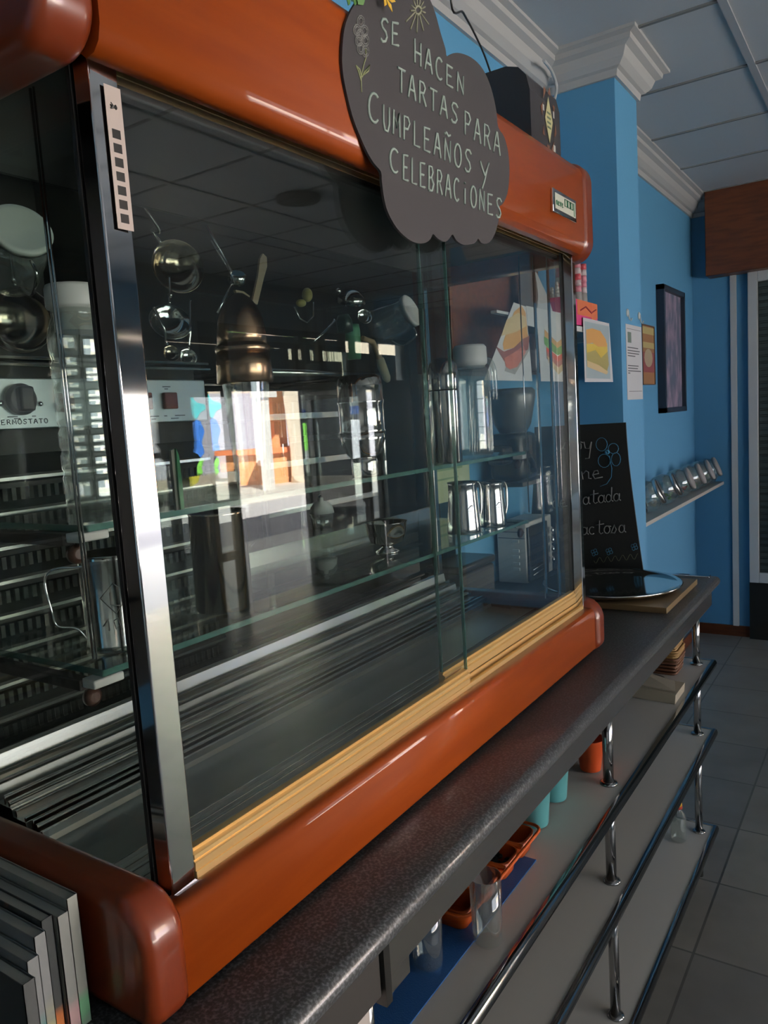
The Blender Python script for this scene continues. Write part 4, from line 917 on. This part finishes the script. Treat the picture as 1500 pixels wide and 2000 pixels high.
MB().box((-1.180, 2.4585, CT + .182), (-1.078, 2.461, CT + .184)).box((-1.180, 2.4585, CT + .160), (-1.078, 2.461, CT + .162)).build('dark_line', M['black'], t)
for z in (.16, .125, .09, .05): MB().lathe([(.013, 0), (.013, .012), (.009, .016)], (-1.066, 2.668, CT + z), (1, 0, 0), 20).build('control_knob', M['chrome'], t)
t = root('coffee_grinder', 'black coffee grinder with smoked hopper on a small wall bracket beyond the case', 'coffee grinder', (-1.10, 2.42, 1.44))
MB().box((-1.199, 2.33, 1.425), (-1.02, 2.60, 1.44), .002).box((-1.199, 2.40, 1.36), (-1.185, 2.42, 1.425)).build('wall_bracket', M['blackmat'], t)
MB().box((-1.16, 2.37, 1.4405), (-1.04, 2.52, 1.60), .02).box((-1.13, 2.30, 1.50), (-1.07, 2.38, 1.56), .01).build('body', M['black'], t)
MB().lathe([(.045, 0), (.062, .03), (.080, .12), (.080, .14), (.07, .15), (0, .152)], (-1.10, 2.45, 1.60), n=28).build('hopper', flat('smoked_plastic', (.05, .055, .06), .3), t)
MB().tube([(-1.04, 2.42, 1.53), (-1.0, 2.37, 1.50), (-.985, 2.34, 1.48)], .010, 10).build('lever', M['black'], t)
MB().box((-1.041, 2.43, 1.46), (-1.036, 2.46, 1.59)).build('grey_stripe', M['steel'], t)
t = root('dark_counter_box', 'low black box added for the dark area beyond the case, left of the table oven', 'bread bin', (-1.12, 2.2, CT))
MB().box((-1.19, 1.97, CT + .001), (-1.07, 2.20, CT + .13), .012).build('body', M['blackmat'], t)  # black box added where the view beyond the case is dark
MB().box((-1.192, 1.965, CT + .1305), (-1.068, 2.205, CT + .155), .008).build('lid', M['black'], t)
t = root('pale_green_notice', 'pale green printed notice on the blue wall seen above the milk pitchers', 'notice', (-1.198, 2.1, 1.5))
MB().use(flat('pale_green_paper', (.34, .40, .26), .6)).box((-1.1985, 2.04, 1.40), (-1.1975, 2.30, 1.545)).use(flat('green_text', (.12, .2, .1))).box((-1.1975, 2.08, 1.50), (-1.197, 2.25, 1.508)).box((-1.1975, 2.08, 1.47), (-1.197, 2.22, 1.476)).build('sheet', None, t)
# slate menu board standing on the counter against the pillar
YB = 2.72; PB = ('y', YB - .0062)
mb_ = root('slate_menu_board', 'tall flared black slate board with handwritten milk choices standing on the counter end', 'menu board', (-.95, YB, CT))
R_ = [(1222, 825), (1224, 860), (1228, 905), (1234, 955), (1240, 1000), (1247, 1052), (1257, 1112)]
pr_ = [at(x, y, 'y', YB) for x, y in R_]; pr_[-1].z = CT + .001
xm = -.965
lf_ = [V(2 * xm - p.x, YB, p.z) for p in pr_]
MB().prism(pr_ + lf_[::-1], (0, .006, 0)).build('board', M['chalkboard2'], mb_)
for p in (pr_[0], lf_[0]): p.z = p.z
MB().box((xm - .05, YB + .006, CT + .001), (xm + .05, YB + .06, CT + .012)).tube([(xm, YB + .008, CT + .30), (xm, YB + .055, CT + .01)], .004, 6).build('stand', M['black'], mb_)
ck = flat('chalk_dusty_white', (.16, .165, .165), .8); cb_ = flat('chalk_blue', (.03, .17, .30), .8)
wds = MB()
letters(wds, 'soy', (1098, 877), (1160, 884), 34, 34, PB, .0020, .1)
letters(wds, 'one', (1116, 938), (1176, 934), 30, 30, PB, .0020, .05)
letters(wds, 'desnatada', (1078, 993), (1212, 978), 27, 27, PB, .0020, .02)
letters(wds, 'sin', (1062, 1052), (1096, 1050), 27, 27, PB, .0020, .05)
letters(wds, 'lactosa', (1120, 1046), (1222, 1040), 27, 27, PB, .0020, .02)
wds.build('chalk_words', ck, mb_)
fl = MB()
for cx, cy, rx, ry in ((1175, 868, 11, 13), (1198, 876, 10, 10), (1180, 900, 12, 13), (1203, 897, 9, 13)):
    fl.tube([at(cx + rx * math.cos(a), cy + ry * math.sin(a), *PB) for a in [2 * PI * i / 14 for i in range(15)]], .0011, 5)
fl.tube([at(x, y, *PB) for x, y in ((1190, 890), (1195, 915), (1194, 932), (1185, 945), (1172, 950))], .0011, 5)
fl.tube([at(1186 + 3 * math.cos(a), 883 + 3 * math.sin(a), *PB) for a in [i * .7 for i in range(10)]], .0035, 5)
for cx, cy in ((1161, 1079), (1190, 1077), (1239, 1068)):
    for k in range(4):
        a0 = k * PI / 2 + .4; fl.tube([at(cx + 4 * math.cos(a0) + 3 * math.cos(a), cy + 4 * math.sin(a0) + 3.4 * math.sin(a), *PB) for a in [2 * PI * i / 7 for i in range(8)]], .0008, 4)
fl.build('chalk_flowers', cb_, mb_)
gr = MB(); xs_ = [1160 + i * 2.2 for i in range(40)]
gr.tube([at(x, 1095 - (x - 1160) * .10 + 5.5 * math.sin((x - 1160) * .42), *PB) for x in xs_], .0009, 4); gr.build('chalk_grass', flat('chalk_faint_green', (.07, .08, .045), .8), mb_)
# round steel tray on a box lid
t = root('round_steel_tray', 'large round polished steel tray lying on the counter in front of the slate board', 'tray', (-.77, 2.42, CT))
TZ = CT + .022
tcx, tcy = -.765, 2.415
MB().lathe([(0, TZ), (.165, TZ), (.185, TZ + .006), (.205, TZ + .012), (.213, TZ + .018), (.217, TZ + .017), (.215, TZ + .012), (.19, TZ + .001), (.165, TZ - .003), (0, TZ - .003)], (tcx, tcy, 0), n=72, cap=False).build('dish', M['steel_pol'], t)
t2 = root('flat_cake_box', 'thin flat golden card base beneath the round steel tray', 'cake board', (-.77, 2.42, CT))
MB().box((-.96, 2.215, CT + .0005), (-.545, 2.62, CT + .018), .001).build('card_base', flat('gold_card', (.20, .14, .07), .35, metal=.4), t2)
# notice on two hooks on the pillar side
nt_ = root('typed_notice', 'white typed notice hanging from two white hooks on the light side of the pillar', 'notice', (-.914, 3.26, 1.70))
a0, a1, b0, b1 = at(1222, 632, 'x', -.9135), at(1250, 640, 'x', -.9135), at(1225, 781, 'x', -.9135), at(1255, 782, 'x', -.9135)
y0, y1, z1, z0 = a0.y, a1.y + .02, a0.z, b0.z
MB().box((-.9145, y0, z0), (-.9135, y1, z1)).build('sheet', M['paper'], nt_)
tx = MB().use(flat('ink', (.05, .05, .06))); W_, H_ = y1 - y0, z1 - z0
tx.box((-.9135, y0 + .05 * W_, z1 - .06 * H_), (-.9131, y0 + .95 * W_, z1 - .055 * H_)).box((-.9135, y0 + .12 * W_, z0 + .11 * H_), (-.9131, y0 + .95 * W_, z0 + .116 * H_))
for v, n in ((.31, .75), (.35, .85), (.385, .8), (.42, .55), (.55, .75), (.585, .7), (.62, .9), (.65, .2)): tx.box((-.9135, y0 + .08 * W_, z1 - v * H_), (-.9131, y0 + n * W_, z1 - (v - .012) * H_))
tx.use(flat('green_grey_photo', (.10, .14, .12))).box((-.9135, y0 + .1 * W_, z1 - .24 * H_), (-.9131, y0 + .32 * W_, z1 - .10 * H_)); tx.build('printed_text', None, nt_)
for k, y in ((0, y0 + .03), (1, y1 - .03)):
    hk = root('adhesive_hook', ['white adhesive wall hook above the left corner of the typed notice', 'white adhesive wall hook above the right corner of the typed notice'][k], 'hook', (-.915, y, z1 + .03), 'hooks on the pillar')
    MB().lathe([(.016, 0), (.016, .003), (.010, .006)], (-.915, y, z1 + .045), (1, 0, 0), 20).build('pad', M['whiteplastic'], hk)
    MB().tube([(-.910, y, z1 + .05), (-.907, y, z1 + .02), (-.900, y, z1 + .012), (-.896, y, z1 + .022)], .003, 8).build('hook_arm', M['whiteplastic'], hk)
# pictures on the far part of the left wall
def picture(name, label, pxs, fm, draw, frame_w=.02, dep=.03):
    a = at(*pxs[0], 'x', -1.198); b = at(*pxs[1], 'x', -1.198); y0, y1, z1, z0 = a.y, b.y, a.z, b.z
    t = root(name, label, 'picture', (-1.19, (y0 + y1) / 2, z0))
    q = MB(); q.box((-1.199, y0, z0), (-1.199 + dep, y1, z0 + frame_w)).box((-1.199, y0, z1 - frame_w), (-1.199 + dep, y1, z1)).box((-1.199, y0, z0), (-1.199 + dep, y0 + frame_w, z1)).box((-1.199, y1 - frame_w, z0), (-1.199 + dep, y1, z1))
    q.build('picture_frame', fm, t)
    d = MB(); draw(d, y0 + frame_w, y1 - frame_w, z0 + frame_w, z1 - frame_w, -1.199 + dep * .5); d.build('printed_picture', None, t)
M['abstract'] = mat('dusky_violet_abstract_print', (.07, .09, .14), .5, noise=((.30, .22, .30), 9, (1, 1.6, .8), .42, .66))
def d1(d, y0, y1, z0, z1, x): d.use(M['abstract']).box((x - .004, y0, z0), (x, y1, z1))
picture('framed_print', 'tall dark framed abstract print in blue and violet beyond the pillar', ((1281, 556), (1328, 803)), flat('dark_navy_frame', (.012, .02, .035), .4), d1, .03, .045)
def d2(d, y0, y1, z0, z1, x):
    d.use(flat('wooden_print', (.26, .13, .06))).box((x - .004, y0, z0), (x, y1, z1)); H = z1 - z0; W = y1 - y0
    d.use(flat('straw_print', (.42, .36, .16))).box((x, y0, z1 - .14 * H), (x + .0006, y1, z1 - .02 * H)).box((x, y0, z1 - .38 * H), (x + .0006, y1, z1 - .28 * H))
    d.use(flat('dull_red_print', (.20, .05, .06))).box((x, y0, z0 + .20 * H), (x + .0006, y1, z0 + .55 * H))
    d.use(flat('cream_print', (.38, .32, .22))).prism([(x + .0006, y0 + W * (.5 + .35 * math.cos(q)), z0 + H * (.45 + .16 * math.sin(q))) for q in [i * .45 for i in range(14)]], (.0006, 0, 0))
picture('small_food_print', 'narrow food print in yellow and red between the pillar notice and the framed print', ((1251, 632), (1278, 752)), flat('brown_edge', (.10, .05, .03), .5), d2, .006, .01)
# shelf of jars on the far wall part
js = root('jar_shelf', 'thin cream wall shelf carrying a row of tilted jars beyond the pillar', 'shelf', (-1.1, 4.9, 1.10))
MB().box((-1.199, 3.42, 1.082), (-1.005, 5.72, 1.102), .001).build('board', M['laminate'], js)
for y in (4.15, 5.05): MB().box((-1.199, y, 1.03), (-1.19, y + .015, 1.082)).box((-1.199, y, 1.07), (-1.06, y + .015, 1.082)).build('bracket', M['white'], js)
cand = [('red', (.45, .02, .02)), ('white', (.60, .58, .52)), ('green', (.06, .26, .03)), ('red', (.50, .02, .03)), ('green', (.08, .30, .03)), ('orange', (.50, .15, .03)), ('green', (.05, .24, .04))]
ys = [3.70, 4.06, 4.42, 4.76, 5.06, 5.34, 5.58]
for i, y in enumerate(ys):
    cn, col = cand[i]; r = .085; lidm = M['steel'] if i < 3 else flat('white_grey_lid', (.27, .26, .26), .5)
    c = V(-1.085, y, 1.102); d = V(.90, .12, .38).normalized()
    words = ['nearest the pillar', 'second from the pillar', 'third from the pillar', 'middle one of the shelf row', 'third from the far wall', 'second from the far wall', 'nearest the far wall']
    t = root('sweet_jar', 'tilted sweet jar with %s lid and %s sweets, %s' % ('steel' if i < 3 else 'white', cn, words[i]), 'jar', tuple(c), 'tilted sweet jars on the wall shelf')
    cc = c + V(-.01, 0, .085)
    MB().lathe(shellprof([(.03, -.07), (.065, -.062), (r, -.02), (r, .03), (.066, .06), (.060, .07)], .003), cc, d, 28, False).build('glass_body', M['glass'], t)
    MB().lathe([(.064, .066), (.068, .068), (.068, .084), (.060, .088), (0, .088)], cc, d, 28).build('lid', lidm, t)
    q = MB(); rd = random.Random(20 + i)
    for k in range(22):
        p = cc + V(rd.uniform(-.04, .045), rd.uniform(-.045, .045), rd.uniform(-.062, -.02)); 
        if (p - cc).length < .068: q.ball(p, .010, (1, 1, .8), 6)
    q.build('sweets', flat('sweets_' + cn, col, .4), t)['kind'] = 'stuff'
# ================================================================= things on the shelves below the counter
SZ = .774
t = root('blue_liner', 'blue textured liner lying on the top under-counter shelf', 'liner', (-.7, 1.0, SZ))
MB().box((-.905, .705, SZ + .0005), (-.594, 1.345, SZ + .003)).build('mat', mat('blue_textured_mat', (.010, .075, .24), .6, bump=(400, .5, (1, 1, 1))), t)
# orange silicone mould tray
t = root('orange_silicone_mould', 'orange loaf mould tray with four cups on the blue liner', 'baking mould', (-.66, 1.24, SZ + .003))
osil = mat('orange_silicone', (.46, .075, .008), .45)
mb = MB(); z0 = SZ + .0035; y = 1.075
for k in range(4):
    y0 = 1.075 + k * .082; y1 = y0 + .072
    for X_ in ((-.690, -.612),):
        xa, xb = X_
        A = rrect(xa + .008, y0 + .008, xb - .008, y1 - .008, (.014,) * 4, 5); B = rrect(xa, y0, xb, y1, (.020,) * 4, 5); Ci = rrect(xa + .003, y0 + .003, xb - .003, y1 - .003, (.018,) * 4, 5); D = rrect(xa + .010, y0 + .010, xb - .010, y1 - .010, (.013,) * 4, 5)
        rows = [[mb.b.verts.new((px_, py_, zz)) for px_, py_ in Q] for Q, zz in ((A, z0), (B, z0 + .038), (Ci, z0 + .038), (D, z0 + .003))]
        for P1, P2 in zip(rows, rows[1:]):
            for j in range(len(P1)): mb._f([P1[j], P1[(j + 1) % len(P1)], P2[(j + 1) % len(P1)], P2[j]], True)
        mb._f(rows[0]); mb._f(rows[-1])
ro = rrect(-.700, 1.066, -.603, 1.403, (.022,) * 4, 5)
mb.tube([(a, b, z0 + .038) for a, b in ro], .0035, 6, close=True)
for k in range(3):
    yy = 1.075 + (k + 1) * .082 - .005; mb.box((-.690, yy - .006, z0 + .034), (-.610, yy + .006, z0 + .039), .001)
mb.build('mould', osil, t)
q = MB(); rd = random.Random(2)
for k in range(30): q.ball((-.650 + rd.uniform(-.025, .025), 1.275 + rd.uniform(-.022, .022), z0 + .012 + rd.uniform(0, .010)), .006, (1, 1.2, .7), 5)
q.build('dark_contents', M['blackmat'], t)['kind'] = 'stuff'
# teal cups
def cup(label, x, y, r, h, m, inner, name='teal_plastic_cup', cat='cup', group='teal cups under the counter'):
    t = root(name, label, cat, (x, y, SZ), group)
    MB().lathe([(r * .72, 0), (r * .76, .004), (r, h), (r * 1.03, h + .001), (r * .96, h - .002), (r * .72, .008), (0, .006)], (x, y, SZ + .0035), n=36, cap=False).build('body', m, t)
    MB().lathe([(r * .80, h * .55), (0, h * .60)], (x, y, SZ + .0035), n=24).build('contents', inner, t)
teal = mat('translucent_teal_plastic', (.10, .33, .34), .35)
cup('translucent teal plastic cup, the nearer of two, just beyond the orange mould', -.650, 1.475, .038, .115, teal, flat('dark_teal_inside', (.01, .07, .06), .5))
cup('translucent teal plastic cup, the farther of two, beside the orange cup', -.655, 1.600, .038, .115, teal, flat('dark_teal_inside', (.01, .07, .06), .5))
cup('small orange cup behind the middle chrome post under the counter', -.628, 1.775, .034, .080, mat('orange_plastic', (.55, .075, .015), .4), M['blackmat'], 'orange_cup', 'cup', None)
# wine glasses half hidden by the counter edge
def gl_(label, x, y):
    t = root('drinking_glass', label, 'glass', (x, y, SZ + .003), 'clear glasses under the counter')
    MB().lathe(shellprof([(.022, 0), (.025, .004), (.028, .12)], .0016), (x, y, SZ + .0035), n=28, cap=False).build('glass_body', M['glass'], t)
gl_('clear straight glass on the blue liner, nearer the camera', -.635, .985)
gl_('clear straight glass on the blue liner, beside the orange mould', -.572, 1.08)
# wicker basket stack
t = root('wicker_basket_stack', 'stack of small dark brown wicker baskets at the far end of the top shelf', 'basket', (-.63, 2.62, SZ))
q = MB(); 
def basket(mb, z, r0, r1, h):
    for i in range(5):
        rr = r0 + (r1 - r0) * i / 4; zz = z + h * i / 4
        pts = rrect(-.655 - rr, 2.595 - rr, -.655 + rr, 2.595 + rr, (.012,) * 4, 3)
        mb.tube([(a + .002 * ((j + i) % 2), b, zz) for j, (a, b) in enumerate(pts)], .0048, 6, close=True)
    for j in range(16):
        a = 2 * PI * j / 16; ca, sa = math.cos(a), math.sin(a); k = 1 / max(abs(ca), abs(sa))
        mb.tube([(-.655 + r0 * .97 * ca * k, 2.60 + r0 * .97 * sa * k, z), (-.655 + r1 * .97 * ca * k, 2.60 + r1 * .97 * sa * k, z + h)], .003, 5)
    mb.box((-.655 - r0, 2.60 - r0, z), (-.655 + r0, 2.60 + r0, z + .004))
wk = [flat('wicker_dark', (.10, .04, .018), .6), flat('wicker_tan', (.26, .15, .05), .6)]
for i in range(4):
    q = MB(); basket(q, SZ + .004 + i * .040, .050, .058, .05 if i == 0 else .036); q.build('basket', wk[0] if i == 0 else wk[1], t)
# flat open box
t = root('open_flat_carton', 'cream flat carton lying open on the top shelf before the basket stack', 'carton', (-.61, 2.34, SZ))
MB().prism([(-.69, 2.30, SZ + .001), (-.545, 2.29, SZ + .001), (-.545, 2.30, SZ + .026), (-.69, 2.31, SZ + .030)], (0, .12, 0)).build('lower_carton', flat('cream_card', (.36, .32, .24), .6), t)
MB().prism([(-.69, 2.33, SZ + .031), (-.55, 2.32, SZ + .027), (-.57, 2.40, SZ + .030), (-.69, 2.43, SZ + .042)], (0, 0, .004)).build('raised_flap', flat('cream_card2', (.42, .38, .30), .6), t)
MB().lathe([(.034, 0), (.036, .002), (.036, .010), (0, .012)], (-.655, 2.47, SZ + .001), n=24).build('black_disc', M['black'], t)
# toy on the lowest shelf
t = root('clear_bottle_with_yellow_top', 'clear plastic bottle with yellow and red top lying behind the far post, bottom shelf', 'bottle', (-.61, 2.60, .165))
MB().lathe(shellprof([(.022, 0), (.026, .006), (.026, .09), (.012, .115), (.011, .13)], .002), (-.615, 2.60, .1655), n=24, cap=False).build('glass_body', M['glass'], t)
MB().use(flat('bright_yellow', (.6, .36, .02))).lathe([(.013, .128), (.013, .150), (.008, .158)], (-.615, 2.60, .1655), n=20).use(flat('bright_red', (.5, .04, .02))).lathe([(.014, .118), (.014, .128)], (-.615, 2.60, .1655), n=20).build('coloured_top', None, t)
# ================================================================= magazines leaning at the near end of the case
mags = [('white', (.20, .21, .19), (.10, .25, .14), (130, 1757), .414), ('pale', (.16, .17, .16), (.30, .20, .20), (112, 1792), .400), ('black', (.02, .025, .025), (.30, .09, .02), (80, 1800), .386), ('grey', (.14, .15, .15), (.24, .24, .12), (66, 1832), .372), ('speckled', (.13, .14, .14), (.05, .16, .15), (52, 1880), .358), ('dark', (.045, .05, .05), (.16, .05, .04), (44, 1925), .344)]
wm = ['nearest the wooden end panel', 'second from the wooden end panel', 'third from the wooden end panel', 'fourth from the wooden end panel', 'second from the outside', 'outermost, nearest the camera']
for i, (nm, col, c2, pc, y) in enumerate(mags):
    c = at(*pc, 'y', y - .006); xr = c.x; zt = c.z
    t = root('magazine', '%s magazine standing at the lower left, %s' % (nm, wm[i]), 'magazine', (-.80, y, CT + .0005), 'magazines standing beside the display case')
    mt = mat('magazine_cover_%s' % nm, col, .45, noise=(c2, 14, (1, .3, 1), .56, .68))
    MB().use(mt).box((-1.02, y - .0062, CT + .0006), (xr, y - .0054, zt)).box((-1.02, y + .0054, CT + .0006), (xr, y + .0062, zt)).box((xr - .0008, y - .0062, CT + .0006), (xr, y + .0062, zt)).build('cover', None, t)
    MB().box((-1.018, y - .0052, CT + .002), (xr - .002, y + .0052, zt - .002)).build('pages', flat('magazine_pages', (.26, .27, .24), .6), t)
# round dark ceiling vent mirrored in the glass
v = at(582, 382, 'z', 3.03); vx = -1.29 - v.x
t = root('round_ceiling_vent', 'round dark ceiling vent, seen mirrored in the sliding glass', 'vent', (vx, v.y, 3.02))
MB().lathe([(.10, 2.995), (.13, 3.0), (.135, 3.021)], (vx, v.y, 0), n=36).build('rim', M['blackmat'], t)
q = MB()
for k in range(3): q.lathe([(.03 + k * .024, 2.990), (.042 + k * .024, 2.990), (.042 + k * .024, 2.996), (.03 + k * .024, 2.996)], (vx, v.y, 0), n=30, cap=False)
q.build('ring_louvre', M['black'], t)
for o in list(bpy.data.objects):
    if '_o' in o: del o['_o']
